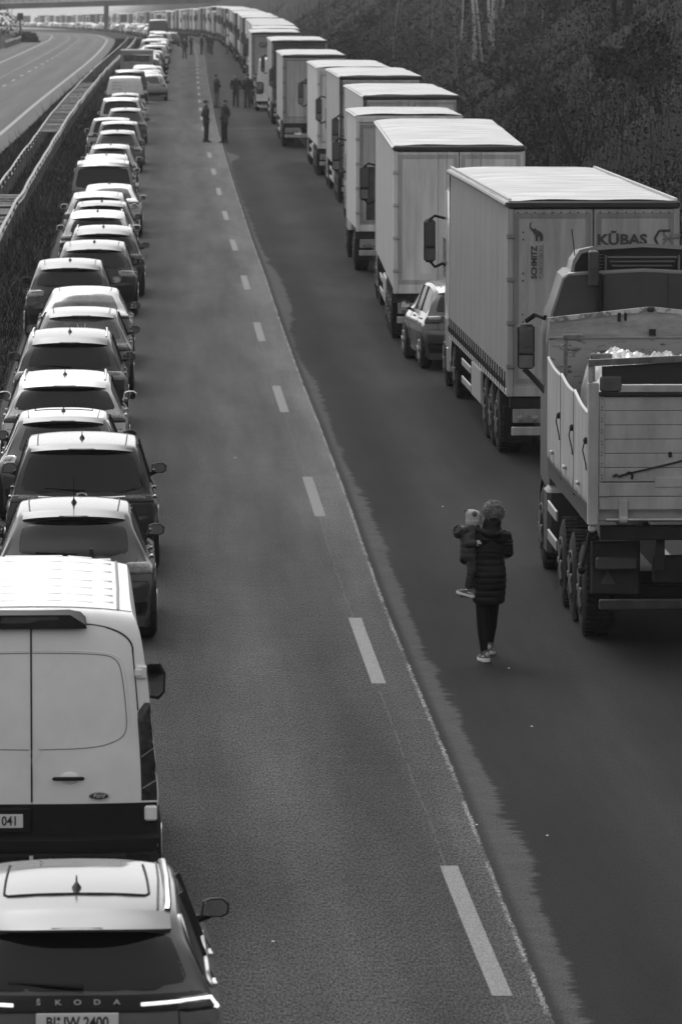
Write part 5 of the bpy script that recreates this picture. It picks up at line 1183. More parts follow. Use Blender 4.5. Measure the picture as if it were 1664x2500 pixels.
        obj('front_fender', MB().loft([[(sg*.80, 8.5+.62*math.cos(a), .52+.62*math.sin(a)), (sg*1.13, 8.5+.62*math.cos(a), .52+.62*math.sin(a)), (sg*1.13, 8.5+.66*math.cos(a), .52+.66*math.sin(a)), (sg*.8, 8.5+.66*math.cos(a), .52+.66*math.sin(a))] for a in [R(-10+20*k) for k in range(11)]]), BLACK, root, smooth=True)
    bp = obj('number_plate', MB().box(-1.02, -.88, 6.725, 6.745, .66, .78), PLATE, root); obj('plate_lettering', MB().text('B', .12, face_rear(-.95, 6.722, .68), bold=.003, ext=.001), INK, bp)
    return root
def dirt(sg, y0, L_):
    mb = MB(); rr = random.Random(int(y0*100)); x = sg*1.2505; n = 34; base = []; 
    for i in range(n):
        a, b = y0 + L_*i/n, y0 + L_*(i+1)/n; h = 1.55 + .05 + .11*rr.random()**2 * (1 + 1.2*(rr.random() > .8))
        mb.add([(x, a, 1.55), (x, b, 1.55), (x, b-.01, 1.56+.02), (x, (a+b)/2, h), (x, a+.01, 1.58)], [(0, 1, 2, 3, 4)])
    return mb
tipper()
# ---------------------------------------------------------------- people
def fuse(name, mb, m, parent, vox, smooth_it=2, disp=None):
    """join overlapping closed shapes into one continuous skin"""
    me = bpy.data.meshes.new(name); me.from_pydata(mb.v, [], mb.f); me.update()
    o = bpy.data.objects.new('tmp', me); COL.objects.link(o)
    r_ = o.modifiers.new('r', 'REMESH'); r_.mode = 'VOXEL'; r_.voxel_size = vox; r_.use_smooth_shade = True
    if smooth_it: s_ = o.modifiers.new('s', 'SMOOTH'); s_.iterations = smooth_it; s_.factor = .5
    dg = bpy.context.evaluated_depsgraph_get(); dg.update()
    m2 = bpy.data.meshes.new_from_object(o.evaluated_get(dg)); m2.name = name
    bpy.data.objects.remove(o); bpy.data.meshes.remove(me)
    if disp:
        for v in m2.vertices: v.co += v.normal * disp(v.co)
    m2.materials.clear()
    m2.polygons.foreach_set('use_smooth', [True]*len(m2.polygons)); return link(name, m2, m, parent)
def limb(mb, pts, rs, n=12):
    """tapering limb with rounded ends and joints"""
    P_ = [Vector(p) for p in pts]; q = []; r_ = []
    for (a, b), (ra, rb) in zip(zip(P_, P_[1:]), zip(rs, rs[1:])):
        for k in range(6): f = k/6; q.append(a.lerp(b, f)); r_.append(ra + (rb-ra)*f)
    q.append(P_[-1]); r_.append(rs[-1]); mb.tube(q, r_, n)
    for p, r1 in zip(P_, rs): mb.ell(p, (r1, r1, r1), n, 8)
    return mb
def ringloft(mb, tab, n=28, quilt=None, dz=None):
    """torso-like shape: (z, cx, cy, half width, half depth)"""
    rings = []; z0, z1 = tab[0][0], tab[-1][0]; step = dz or .02; k = int((z1-z0)/step)
    for i in range(k + 1):
        z = z0 + (z1-z0)*i/k; v = [spl([(t[0], t[j]) for t in tab], z) for j in (1, 2, 3, 4)]
        q = quilt(z) if quilt else 0
        rings.append([(v[0] + (v[2]+q)*math.cos(a)*(abs(math.cos(a))**-.12 if abs(math.cos(a)) > .05 else 1), v[1] + (v[3]+q)*math.sin(a), z) for a in [2*math.pi*j/n for j in range(n)]])
    return mb.loft(rings)
def hand(mb, wrist, d, palm_n, s=1., curl=.6, thumb=1):
    """palm, four bent fingers of different length and a thumb from the side of the palm; d = pointing direction, palm_n = the way the palm faces"""
    w0 = Vector(wrist); d = Vector(d).normalized(); n = Vector(palm_n); n = (n - d*n.dot(d)).normalized(); sx = d.cross(n).normalized()
    mb.ell((0, 0, 0), (.040*s, .045*s, .015*s), 10, 7, Matrix.Translation(w0 + d*.045*s) @ Matrix((sx, d, n)).transposed().to_4x4())
    for k, (o, L_) in enumerate(((-.03, .060), (-.01, .072), (.011, .068), (.030, .052))):
        b = w0 + d*.080*s + sx*o*s; p1 = b + (d*.42*L_ + n*.10*L_*curl)*s; p2 = p1 + (d*(1-curl*.7) + n*curl).normalized()*.32*L_*s; p3 = p2 + (d*(1-curl*1.3) + n*curl*1.4).normalized()*.26*L_*s
        mb.tube([b - d*.02*s, b, p1, p2, p3], [.009*s, .009*s, .0085*s, .008*s, .006*s], 7); mb.ell(p3, (.006*s,)*3, 6, 5)
    tb = w0 + d*.025*s - sx*.028*s*thumb; t1 = tb + (d*.5 - sx*.7*thumb + n*.3).normalized()*.030*s; t2 = t1 + (d*.8 - sx*.35*thumb + n*.4).normalized()*.026*s
    mb.tube([tb, t1, t2], [.012*s, .010*s, .008*s], 7); mb.ell(t2, (.008*s,)*3, 6, 5)
def head(mb, c, s=1., face=(0, 1, 0)):
    """skull, jaw, nose, ears; eyes are a separate mesh"""
    c = Vector(c); f = Vector(face).normalized(); x = f.cross(Vector((0, 0, 1))).normalized(); M = Matrix.Translation(c) @ Matrix((x, f, Vector((0, 0, 1)))).transposed().to_4x4() @ Matrix.Scale(s, 4)
    mb.ell((0, -.01, .02), (.075, .092, .095), 14, 10, M); mb.ell((0, .025, -.045), (.052, .062, .065), 12, 8, M)
    mb.ell((0, .094, -.008), (.012, .018, .024), 8, 6, M); mb.ell((0, .083, -.055), (.024, .010, .008), 8, 6, M); mb.ell((0, .078, -.092), (.022, .016, .016), 8, 6, M)
    for sg in (-1, 1): mb.ell((sg*.077, -.005, -.005), (.010, .018, .030), 8, 6, M)
    return M
def eyes(M, parent):
    e = MB()
    for sg in (-1, 1): e.ell((sg*.030, .080, .012), (.013, .008, .008), 8, 6, M)
    return obj('eyes', e, mat('dark eyes', .02, rough=.1), parent)
SKINM = mat('skin', .38, rough=.55, noise=.06, nscale=20); SKIND = mat('skin shade tone', .30, rough=.55)
def shoe(root, x, y, z, rz, s=1., up=.06, sole=.62, tilt=0., patch=None, name='shoe'):
    M = Matrix.Translation((x, y, z)) @ Matrix.Rotation(rz, 4, 'Z') @ Matrix.Rotation(tilt, 4, 'X') @ Matrix.Scale(s, 4)
    out = [(-.032, -.085), (-.012, -.10), (.012, -.10), (.032, -.085), (.037, -.03), (.042, .05), (.046, .11), (.036, .155), (.012, .178), (-.012, .176), (-.034, .15), (-.044, .10), (-.038, .05), (-.034, -.03)]
    so = MB().loft([[tuple(M @ Vector((a*k, b*k + (.01 if k < 1 else 0), zz + (.012 if b < -.05 else 0)*(zz > .02)))) for a, b in out] for zz, k in ((0, .95), (.008, 1.02), (.030, 1.03), (.036, .97))])
    u = MB(); u.loft([[tuple(M @ Vector((a*k, b*k2 - sh_, zz + max(0, (-b)*.25)))) for a, b in out] for zz, k, k2, sh_ in ((.03, .97, .98, 0), (.055, .93, .93, .004), (.075, .80, .72, .025), (.092, .78, .45, .045), (.115, .80, .42, .050))])
    uo = obj(name, u, mat('shoe upper %.2f' % up, up, rough=.7, noise=.3, nscale=30), root, smooth=True, sharp=60); obj('sole', so, mat('shoe sole %.2f' % sole, sole, rough=.6), uo, smooth=True, sharp=50)
    if patch:
        p = MB().ell((0, -.088, .085), (.024, .016, .030), 8, 6, M).ell((.034, -.03, .06), (.008, .05, .012), 8, 6, M).ell((-.034, -.03, .06), (.008, .05, .012), 8, 6, M).ell((0, .02, .085), (.022, .05, .012), 8, 6, M); obj('shoe_patch', p, mat('pale shoe leather', patch, rough=.6), uo, smooth=True)
    return uo

def woman():
    root = empty('person', (1.600, 60.25, 0), .0)
    tag(root, 'woman with curly tied-up hair and long black quilted coat, carrying a child', 'person')
    b = MB(); M = head(b, (.046, .03, 1.61), 1., (.05, 1, -.12)); limb(b, [(.03, 0, 1.54), (.02, 0, 1.42)], [.052, .06])
    ringloft(b, [(.72, 0, 0, .13, .10), (.9, 0, 0, .15, .11), (1.08, 0, 0, .12, .09), (1.3, 0, 0, .16, .10), (1.42, 0, 0, .13, .07), (1.46, .01, 0, .07, .06)], 16)
    limb(b, [(-.07, 0, .80), (-.078, .01, .48), (-.073, -.005, .33), (-.052, .0, .09)], [.078, .050, .044, .030]); limb(b, [(.045, .03, .80), (.040, .26, .48), (.036, .38, .34), (.026, .60, .135)], [.078, .050, .044, .030])
    limb(b, [(.19, 0, 1.36), (.185, .05, 1.14), (.02, .25, 1.12)], [.045, .036, .026]); limb(b, [(-.17, 0, 1.36), (-.26, .0, 1.10), (-.20, .20, 1.06)], [.045, .036, .026])
    hand(b, (.02, .25, 1.12), (-1, .2, 0), (0, -1, .3), .95, .8, -1); hand(b, (-.20, .20, 1.06), (.9, -.05, .1), (0, -.2, 1), .95, .8)
    bo = fuse('body', b, SKINM, root, .0065, 1); eyes(M, bo)
    # quilted coat
    def quilt(z): 
        return (-.006 + .011*abs(math.sin(math.pi*(z-.645)/.068))**.5) if z < 1.22 else .0
    c = MB(); ringloft(c, [(.635, -.008, 0, .155, .135), (.66, -.008, 0, .170, .150), (.80, -.004, 0, .180, .155), (.95, 0, -.01, .180, .16), (1.05, 0, 0, .168, .145), (1.13, .0, 0, .158, .135), (1.24, .004, 0, .182, .14), (1.35, .008, 0, .205, .13), (1.41, .012, 0, .165, .115), (1.46, .02, -.005, .105, .10), (1.52, .030, .0, .098, .10), (1.56, .034, .01, .088, .092)], 40, quilt, .008)
    limb(c, [(.175, 0, 1.36), (.20, .03, 1.185), (.03, .22, 1.13)], [.068, .062, .05], 14); limb(c, [(-.14, 0, 1.35), (-.265, -.01, 1.115), (-.18, .18, 1.06)], [.066, .060, .05], 14)
    for k in range(5): c.ell((.195 - .003*k, .0+.005*k, 1.31-.034*k), (.069, .069, .016), 12, 6)
    # hood lying on the back
    c.ell((.06, -.11, 1.385), (.155, .065, .05), 18, 8); c.ell((-.05, -.10, 1.34), (.08, .05, .07), 14, 8); c.ell((.11, -.10, 1.34), (.10, .05, .055), 14, 8); c.tube([(-.13, -.09, 1.44), (-.02, -.15, 1.40), (.09, -.155, 1.40), (.165, -.075, 1.42)], [.03, .036, .036, .028], 10)
    CO = mat('black quilted coat', .0065, rough=.55, noise=.25, nscale=14, spec=.15)
    fuse('coat', c, CO, root, .006, 1)
    l = MB(); limb(l, [(-.07, 0, .80), (-.078, .01, .48), (-.073, -.005, .33), (-.052, .0, .085)], [.090, .062, .056, .037], 14); limb(l, [(.045, .03, .80), (.040, .26, .48), (.036, .38, .34), (.026, .60, .135)], [.092, .062, .056, .037], 14); l.ell((-.01, 0, .78), (.15, .12, .09), 14, 8)
    fuse('leggings', l, mat('black leggings', .006, rough=.85, spec=.15), root, .007, 1)
    shoe(root, -.048, -.015, 0, .30, 1.0, .10, .66, patch=.36); shoe(root, .026, .60, .0, -.12, 1.0, .08, .6, tilt=-.10, patch=.42)
    # curly hair
    h = MB(); h.ell((.046, -.0, 1.635), (.078, .088, .082), 16, 10); h.ell((.05, -.055, 1.665), (.060, .045, .050), 12, 8); h.ell((.02, -.02, 1.56), (.05, .05, .05), 10, 8)
    hr = random.Random(5)
    for k in range(330):
        a = hr.uniform(0, 2*math.pi); e_ = hr.uniform(-.5, 1.5); r0 = .088; c0 = Vector((.046, -.01, 1.63)); dv = Vector((math.cos(a)*math.cos(e_), math.sin(a)*math.cos(e_), math.sin(e_)))
        if dv.y > .55: continue
        p = c0 + Vector((dv.x*.085, dv.y*.09, dv.z*.085)); t = dv.cross(Vector((hr.uniform(-1, 1), hr.uniform(-1, 1), hr.uniform(-1, 1)))).normalized()
        u_ = dv.cross(t); rr_ = hr.uniform(.010, .030); L_ = hr.uniform(.3, 1.6)
        h.tube([p + dv*(.010+.020*abs(math.sin(s_*2+k))) + t*rr_*math.cos(s_*2.2)*1. + u_*rr_*math.sin(s_*2.2) + t*s_*.008*L_ for s_ in [i*.42 for i in range(9)]], [.0048]*8+[.0015], 5)
    for k in range(150):
        a = hr.uniform(-1.2, 4.3); p = Vector((.046+.085*math.cos(a), hr.uniform(-.07, .03), 1.62+.08*math.sin(a))); dv = (p - Vector((.046, 0, 1.61))).normalized()
        h.tube([p, p+dv*.018+Vector((hr.uniform(-.02, .02), 0, -.004)), p+dv*hr.uniform(.02, .045)+Vector((hr.uniform(-.03, .03), 0, -.03*hr.random()))], [.0014, .0011, .0005], 3)
    obj('hair', h, mat('curly brown hair', .13, rough=.5, noise=.5, nscale=30, spec=.5), root, smooth=True)
    obj('scarf', MB().tube([(.046+.075*math.cos(a), .0+.08*math.sin(a), 1.575+.008*math.sin(a*3)) for a in [2*math.pi*k/20 for k in range(21)]], .012, 6), mat('light neck scarf', .30, rough=.9), root, smooth=True)
    # the child on her arm
    r2 = empty('person', (1.600-.22+.02, 60.25, .70), .0); tag(r2, 'small child in a pale knitted hat with two pompoms, carried on the woman\'s left arm', 'person')
    def T(x, y, z): return (x + .22, y, z - .70)
    b = MB(); M2 = head(b, T(-.19, .02, 1.545), .86, (.7, .7, 0)); limb(b, [T(-.20, 0, 1.47), T(-.21, 0, 1.40)], [.038, .045])
    ringloft(b, [(z-.70, cx+.22, 0, w_, d_) for z, cx, w_, d_ in ((1.06, -.22, .07, .06), (1.15, -.225, .075, .065), (1.3, -.225, .08, .065), (1.39, -.22, .06, .05))], 14)
    limb(b, [T(-.26, -.03, 1.36), T(-.235, -.09, 1.285), T(-.185, -.13, 1.305)], [.028, .024, .018]); limb(b, [T(-.17, .05, 1.36), T(-.10, .08, 1.36), T(-.02, .03, 1.42)], [.028, .024, .018])
    hand(b, T(-.185, -.13, 1.305), (1, -.05, .12), (.1, .9, -.3), .62, .7); hand(b, T(-.02, .03, 1.42), (1, 0, 0), (0, 0, -1), .6, .6)
    limb(b, [T(-.215, -.03, 1.10), T(-.215, -.075, .97), T(-.25, -.05, .81)], [.045, .035, .024]); limb(b, [T(-.20, .06, 1.10), T(-.20, .15, .97), T(-.23, .10, .80)], [.045, .035, .024])
    bo = fuse('body', b, SKINM, r2, .0045, 1); eyes(M2, bo)
    j = MB(); ringloft(j, [(z-.70, cx+.22, cy, w_, d_) for z, cx, cy, w_, d_ in ((1.10, -.225, -.01, .085, .085), (1.14, -.235, -.01, .10, .095), (1.25, -.235, 0, .105, .10), (1.36, -.225, 0, .105, .09), (1.43, -.205, 0, .085, .075), (1.485, -.195, 0, .06, .065))], 24, lambda z: .004*abs(math.sin(z*52)), .01)
    limb(j, [T(-.265, -.04, 1.37), T(-.245, -.10, 1.295), T(-.19, -.13, 1.302)], [.058, .050, .038], 12); limb(j, [T(-.16, .05, 1.37), T(-.10, .08, 1.36), T(-.03, .04, 1.41)], [.05, .045, .036], 12)
    j.ell(T(-.355, -.03, 1.405), (.062, .065, .068), 14, 10); j.ell(T(-.30, -.04, 1.43), (.07, .06, .05), 12, 8)
    fuse('jacket', j, mat('dark child jacket', .018, rough=.6, noise=.3, nscale=20), r2, .006, 1)
    obj('hood_trim', MB().tube([T(-.375+.052*math.cos(a)*.8, -.07+.03*math.sin(a), 1.445+.035*math.sin(a)+.02*math.cos(a)) for a in [2*math.pi*k/18 for k in range(19)]], .011, 6), mat('hood lining', .06, rough=.9), r2, smooth=True)
    t_ = MB(); limb(t_, [T(-.215, -.03, 1.13), T(-.215, -.08, .985), T(-.247, -.055, .835)], [.060, .050, .042], 12); limb(t_, [T(-.20, .06, 1.13), T(-.20, .14, .985), T(-.225, .10, .82)], [.058, .048, .04], 12)
    fuse('jeans', t_, mat('dark jeans', .022, rough=.85, noise=.4, nscale=30), r2, .006, 1, lambda co: .0022*math.sin(co.z*150+co.x*40))
    shoe(r2, -.03, -.055, .715-.70, R(72), .76, .09, .62, tilt=R(14), patch=.25); shoe(r2, .0, .085, .69-.70, R(80), .70, .03, .04)
    for q in r2.children:
        pass
    k = MB(); k.loft([[(T(-.19, .02, 0)[0] + (r_*math.cos(a)*(1.0 if True else 1)), .02 + r_*1.08*math.sin(a), z-.70) for a in [2*math.pi*i/28 for i in range(28)]] for z, r_ in ((1.485, .080), (1.50, .088), (1.535, .089), (1.54, .084), (1.57, .085), (1.60, .076), (1.625, .060), (1.642, .035), (1.648, .01))])
    for v_i, v_ in enumerate(k.v):                       # tall corners towards the pompoms
        x_, y_, z_ = v_; e_ = max(0, z_+.70-1.57)/.08; k.v[v_i] = (x_ - .045*e_*(x_ < .03) + 0, y_, z_ + .004*math.sin(x_*90))
    ho = obj('knitted_hat', k, mat('pale knitted hat', .36, rough=.95, noise=.15, nscale=60, bump=.5, bscale=140), r2, smooth=True)
    for px, py, pz, pr, tn in ((-.268, .02, 1.632, .030, .16), (-.182, -.055, 1.607, .031, .13)):
        pm = MB(); pr_ = random.Random(3); pm.ell(T(px, py, pz), (pr*.85,)*3, 12, 8)
        for q in range(240):
            dv = Vector((pr_.gauss(0, 1), pr_.gauss(0, 1), pr_.gauss(0, 1))).normalized(); p = Vector(T(px, py, pz)); pm.tube([p+dv*pr*.8, p+dv*pr*1.08], [.0022, .001], 3)
        obj('pompom', pm, mat('pompom %.2f' % tn, tn, rough=.95), ho, smooth=True)
woman()

def man(X, d, label, face=0., coat=.015, trousers=.02, coat_len=.78, H=1.76, arms='pockets', hat=False, shoes_=.03, group=None, bulk=1., walk=0., hair=.02, skin=SKIND):
    root = empty('person', (X, d, zg(d)), face); tag(root, label, 'person', group); s = H / 1.76; vox = .014
    b = MB(); M = head(b, (0, .02, 1.655), 1.0); limb(b, [(0, 0, 1.56), (0, 0, 1.46)], [.055, .06], 10)
    ringloft(b, [(.85, 0, 0, .14, .10), (1.1, 0, 0, .14, .10), (1.35, 0, 0, .17, .10), (1.46, 0, 0, .13, .07), (1.49, 0, 0, .07, .06)], 12, dz=.04)
    st = .10 + walk*.0; L_ = [(-.09, -walk, .0), (.09, walk, .0)]
    for (fx, fy, _), sg in zip(L_, (-1, 1)): limb(b, [(sg*.09, 0, .88), (sg*.10, fy*.6+.02, .48), (sg*.11, fy, .10)], [.085, .055, .04], 10)
    if arms == 'pockets': A = [((sg*.19, 0, 1.41), (sg*.27, -.06, 1.14), (sg*.21, .06, .95)) for sg in (-1, 1)]
    elif arms == 'front': A = [((sg*.19, 0, 1.41), (sg*.24, .03, 1.14), (sg*.06, .22, 1.12)) for sg in (-1, 1)]
    else: A = [((sg*.19, 0, 1.41), (sg*.25, -.03, 1.13), (sg*.25, .05, .88)) for sg in (-1, 1)]
    for (a0, a1, a2), sg in zip(A, (-1, 1)):
        limb(b, [a0, a1, a2], [.045, .036, .028], 10); dv = Vector(a2) - Vector(a1); hand(b, a2, dv, (-sg, .2, 0), 1.0, .5, sg)
    bo = fuse('body', b, skin, root, .011, 1); eyes(M, bo)
    c = MB(); zb_ = coat_len
    ringloft(c, [(zb_, 0, 0, .175*bulk, .13*bulk), (zb_+.12, 0, 0, .175*bulk, .135*bulk), (1.12, 0, 0, .165*bulk, .13*bulk), (1.34, 0, 0, .20*bulk, .135*bulk), (1.44, 0, 0, .175, .11), (1.50, 0, 0, .09, .085), (1.555, 0, .0, .075, .075)], 18, dz=.03)
    for a0, a1, a2 in A: limb(c, [a0, a1, Vector(a1).lerp(Vector(a2), .88)], [.075*bulk, .062*bulk, .05], 10)
    fuse('jacket', c, mat('jacket %.3f' % coat, coat, rough=.75, noise=.25, nscale=9), root, vox, 1)
    t = MB(); t.ell((0, 0, .90), (.165, .12, .12), 14, 8)
    for (fx, fy, _), sg in zip(L_, (-1, 1)): limb(t, [(sg*.085, 0, .86), (sg*.10, fy*.6+.02, .48), (sg*.11, fy, .08)], [.098, .072, .06], 12)
    fuse('trousers', t, mat('trousers %.3f' % trousers, trousers, rough=.85, noise=.25, nscale=9), root, vox, 1)
    for (fx, fy, _), sg in zip(L_, (-1, 1)): shoe(root, sg*.11, fy, 0, -sg*.15, 1.02, shoes_, shoes_*1.5)
    h = MB(); h.ell((0, -.008, 1.70), (.083, .10, .085), 14, 10) 
    if hat: h.ell((0, .0, 1.69), (.092, .105, .045), 14, 8)
    obj('cap' if hat else 'hair', h, mat('hair %.2f' % hair, hair, rough=.7), root, smooth=True)
    root.scale = (s, s, s); return root
PG = 'people standing about on the closed carriageway'
man(-5.72, 238.5, 'man in dark knee-length coat and cap, left of the nearest standing pair', face=R(-70), coat=.012, trousers=.012, coat_len=.72, H=1.78, hat=True, group=PG)
man(-4.92, 238, 'man in grey hip-length jacket, right of the man in the dark coat', face=R(60), coat=.045, trousers=.014, coat_len=.82, H=1.84, arms='pockets', group=PG, hair=.06)
man(-6.56, 297, 'person in dark jacket and light trousers, behind the pair on the joint', face=R(-60), coat=.018, trousers=.09, H=1.76, arms='front', group=PG)
man(-5.56, 298, 'person facing the camera with hands in pockets, between two dark figures', face=R(178), coat=.022, trousers=.02, H=1.76, group=PG)
man(-4.92, 297, 'broad dark figure standing beside the white delivery van', face=R(20), coat=.010, trousers=.012, H=1.80, coat_len=.7, bulk=1.1, group=PG)
man(-4.52, 298.4, 'second dark figure close against the white delivery van', face=R(100), coat=.010, trousers=.012, H=1.78, coat_len=.7, group=PG)
man(-13.2, 476, 'lone person in a dark coat walking between the queue and the distant group', face=R(170), coat=.010, trousers=.015, coat_len=.7, walk=.12, arms='down', group=PG)
man(-13.5, 508, 'slim dark figure just right of the lone walker, near the lane line', face=R(-60), coat=.015, trousers=.02, group=PG)
man(-12.55, 508, 'big dark figure at the left of the distant group', face=R(80), coat=.012, trousers=.02, bulk=1.15, group=PG)
man(-12.05, 514, 'dark figure half hidden in the middle of the distant group', face=R(180), coat=.02, trousers=.02, group=PG)
man(-11.6, 507, 'person in dark clothes at the right of the distant group', face=R(70), coat=.014, trousers=.03, group=PG)
man(-10.3, 512, 'person in a white jacket standing by the distant lorries', face=R(80), coat=.55, trousers=.05, group=PG)
man(-29.4, 1045, 'tiny figure in pale clothing far up the open lane', coat=.6, trousers=.4, group=PG)
man(-27.7, 1050, 'tiny light figure near the far lorry fronts', coat=.45, trousers=.2, group=PG)
# ---------------------------------------------------------------- vegetation on the embankment
def ground_z(d, off): return zg(d) + max(hill(d, off), 0)
def np_mesh(name, V, F, m, parent=None):
    V = np.asarray(V, dtype=np.float32); F = np.asarray(F, dtype=np.int32); k = F.shape[1]
    me = bpy.data.meshes.new(name); me.vertices.add(len(V)); me.vertices.foreach_set('co', V.ravel())
    me.loops.add(F.size); me.loops.foreach_set('vertex_index', F.ravel()); me.polygons.add(len(F))
    me.polygons.foreach_set('loop_start', np.arange(0, F.size, k, dtype=np.int32)); me.polygons.foreach_set('loop_total', np.full(len(F), k, dtype=np.int32))
    me.update(); me.validate(); return link(name, me, m, parent)
def leafy(name, lo, hi, nsc, rough=.8):
    m = bpy.data.materials.new(name); g = NG(m); g.p.inputs['Roughness'].default_value = rough; g.p.inputs['Specular IOR Level'].default_value = .25
    gi = g.t.nodes.new('ShaderNodeNewGeometry'); tc = g.t.nodes.new('ShaderNodeTexCoord')
    n = g.noise(tc.outputs['Object'], nsc, 3, .6); f = g.m('MULTIPLY_ADD', gi.outputs['Random Per Island'], .5, g.m('MULTIPLY', g.step(n, .35, .65), .5))
    g.done(g.mix(g.m('POWER', f, 2.2), lo, hi)); return m
nr = np.random.default_rng(4)
ds_ = np.array([s for s in np.arange(90, 1200, 2.0)]); Ctab = np.array([C(x) for x in ds_]); Ztab = np.array([zg(x) for x in ds_])
offs_ = np.arange(7, 60, .8); Htab = np.array([[max(hill(x, o), 0) for o in offs_] for x in ds_])
def surf(d, off):
    i = np.clip((d - 90) / 2, 0, len(ds_) - 1.001); j = np.clip((off - 7) / .8, 0, len(offs_) - 1.001); i0 = i.astype(int); j0 = j.astype(int); fi, fj = i - i0, j - j0
    h = (Htab[i0, j0]*(1-fi)+Htab[i0+1, j0]*fi)*(1-fj) + (Htab[i0, j0+1]*(1-fi)+Htab[i0+1, j0+1]*fi)*fj
    return np.interp(d, ds_, Ctab) + off, d, np.interp(d, ds_, Ztab) + h
def scatter(n, a, b, o0, o1, p=1.6):
    u = nr.random(n); d = a * (b / a) ** (u ** 1.0); o = o0 + (o1 - o0) * nr.random(n) ** p; return d, o
def clumpmask(d, o, s, thr, seed=0):
    v = np.array([vnoise(x + seed, y * 1.3 + seed, s) for x, y in zip(d, o)]); return v > thr
def leaves(name, n, a, b, o0, o1, size, hmax, m, label, clump=None, cat='undergrowth'):
    d, o = scatter(n, a, b, o0, o1)
    if clump: k = clumpmask(d, o, *clump); d, o = d[k], o[k]
    n = len(d); x, y, z = surf(d, o); hh = nr.random(n) ** 1.6 * hmax * (.4 + .6 * np.array([vnoise(p, q, 2.2) for p, q in zip(d, o)]))
    c = np.stack([x, y, z + hh], 1); sc = size * (.5 + nr.random(n)) * (d / 200) ** .45
    A = nr.normal(size=(n, 3)); A /= np.linalg.norm(A, axis=1)[:, None]; B = nr.normal(size=(n, 3)); B -= A * (A*B).sum(1)[:, None]; B /= np.linalg.norm(B, axis=1)[:, None]
    V = np.stack([c + A*sc[:, None], c + B*sc[:, None]*.45, c - A*sc[:, None], c - B*sc[:, None]*.45], 1).reshape(-1, 3)
    F = np.arange(4*n).reshape(-1, 4); ob = np_mesh(name, V, F, m); tag(ob, kind='stuff'); return ob
def stalks(name, n, a, b, o0, o1, hgt, wid, m, clump=None, lean=.25, p=1.6):
    d, o = scatter(n, a, b, o0, o1, p)
    if clump: k = clumpmask(d, o, *clump); d, o = d[k], o[k]
    n = len(d); x, y, z = surf(d, o); h = hgt * (.35 + nr.random(n)); w_ = wid * (.6 + .8*nr.random(n)) * (d/200)**.5
    L_ = nr.normal(size=(n, 2)) * lean * h[:, None]; ang = nr.normal(size=n)*.9
    ax, ay = np.cos(ang)*w_, np.sin(ang)*w_
    b0 = np.stack([x-ax, y-ay, z-.05], 1); b1 = np.stack([x+ax, y+ay, z-.05], 1); m0 = np.stack([x+L_[:, 0]*.4-ax*.8, y+L_[:, 1]*.4, z+h*.6], 1); m1 = np.stack([x+L_[:, 0]*.4+ax*.8, y+L_[:, 1]*.4, z+h*.6], 1); t = np.stack([x+L_[:, 0], y+L_[:, 1], z+h], 1)
    V = np.stack([b0, b1, m1, m0, t], 1).reshape(-1, 3); i = np.arange(n)*5
    F = np.concatenate([np.stack([i, i+1, i+2], 1), np.stack([i, i+2, i+3], 1), np.stack([i+3, i+2, i+4], 1)])
    ob = np_mesh(name, V, F, m); tag(ob, kind='stuff'); return ob
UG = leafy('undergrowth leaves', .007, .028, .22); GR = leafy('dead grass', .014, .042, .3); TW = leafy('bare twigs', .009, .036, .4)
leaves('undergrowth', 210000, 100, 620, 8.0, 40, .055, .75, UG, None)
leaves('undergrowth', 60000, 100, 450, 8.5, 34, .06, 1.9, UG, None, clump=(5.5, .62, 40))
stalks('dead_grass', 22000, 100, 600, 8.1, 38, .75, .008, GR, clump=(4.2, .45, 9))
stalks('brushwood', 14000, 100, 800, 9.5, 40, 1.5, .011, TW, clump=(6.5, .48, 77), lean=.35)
stalks('verge_grass', 26000, 92, 330, 7.2, 8.6, .18, .006, GR, lean=.5)
# grass of the central reservation
def median(name, n, a, b, f0, f1, h, wd, m, clump=None):
    d = a * (b/a) ** nr.random(n); u = nr.random(n); x0 = np.array([C(q) - 4.85 for q in ds2]); x1 = np.array([LE(q) + .95 for q in ds2])
    X0 = np.interp(d, ds2, x0); X1 = np.interp(d, ds2, x1); x = X0 + (X1 - X0) * (f0 + (f1-f0)*u)
    if clump: k = np.array([vnoise(p, q, clump[0]) for p, q in zip(d, x*1.5)]) > clump[1]; d, x = d[k], x[k]
    n = len(d); z = np.interp(d, ds2, [zg(q) for q in ds2]) - .02; hh = h*(.4+nr.random(n)); w_ = wd*(.6+.8*nr.random(n))*(d/150)**.5; L_ = nr.normal(size=(n, 2))*.4*hh[:, None]; ang = nr.normal(size=n)*.9; ax, ay = np.cos(ang)*w_, np.sin(ang)*w_
    V = np.stack([np.stack([x-ax, d-ay, z], 1), np.stack([x+ax, d+ay, z], 1), np.stack([x+L_[:, 0], d+L_[:, 1], z+hh], 1)], 1).reshape(-1, 3)
    tag(np_mesh(name, V, np.arange(3*n).reshape(-1, 3), m), kind='stuff')
ds2 = np.arange(40, 1200, 3.0)
GM = leafy('reservation grass', .005, .020, .4)
median('reservation_grass', 110000, 62, 700, 0, 1, .16, .010, GM)
median('reservation_weeds', 9000, 90, 420, .05, .95, .65, .010, leafy('reservation weeds', .03, .14, .6), clump=(7, .60))

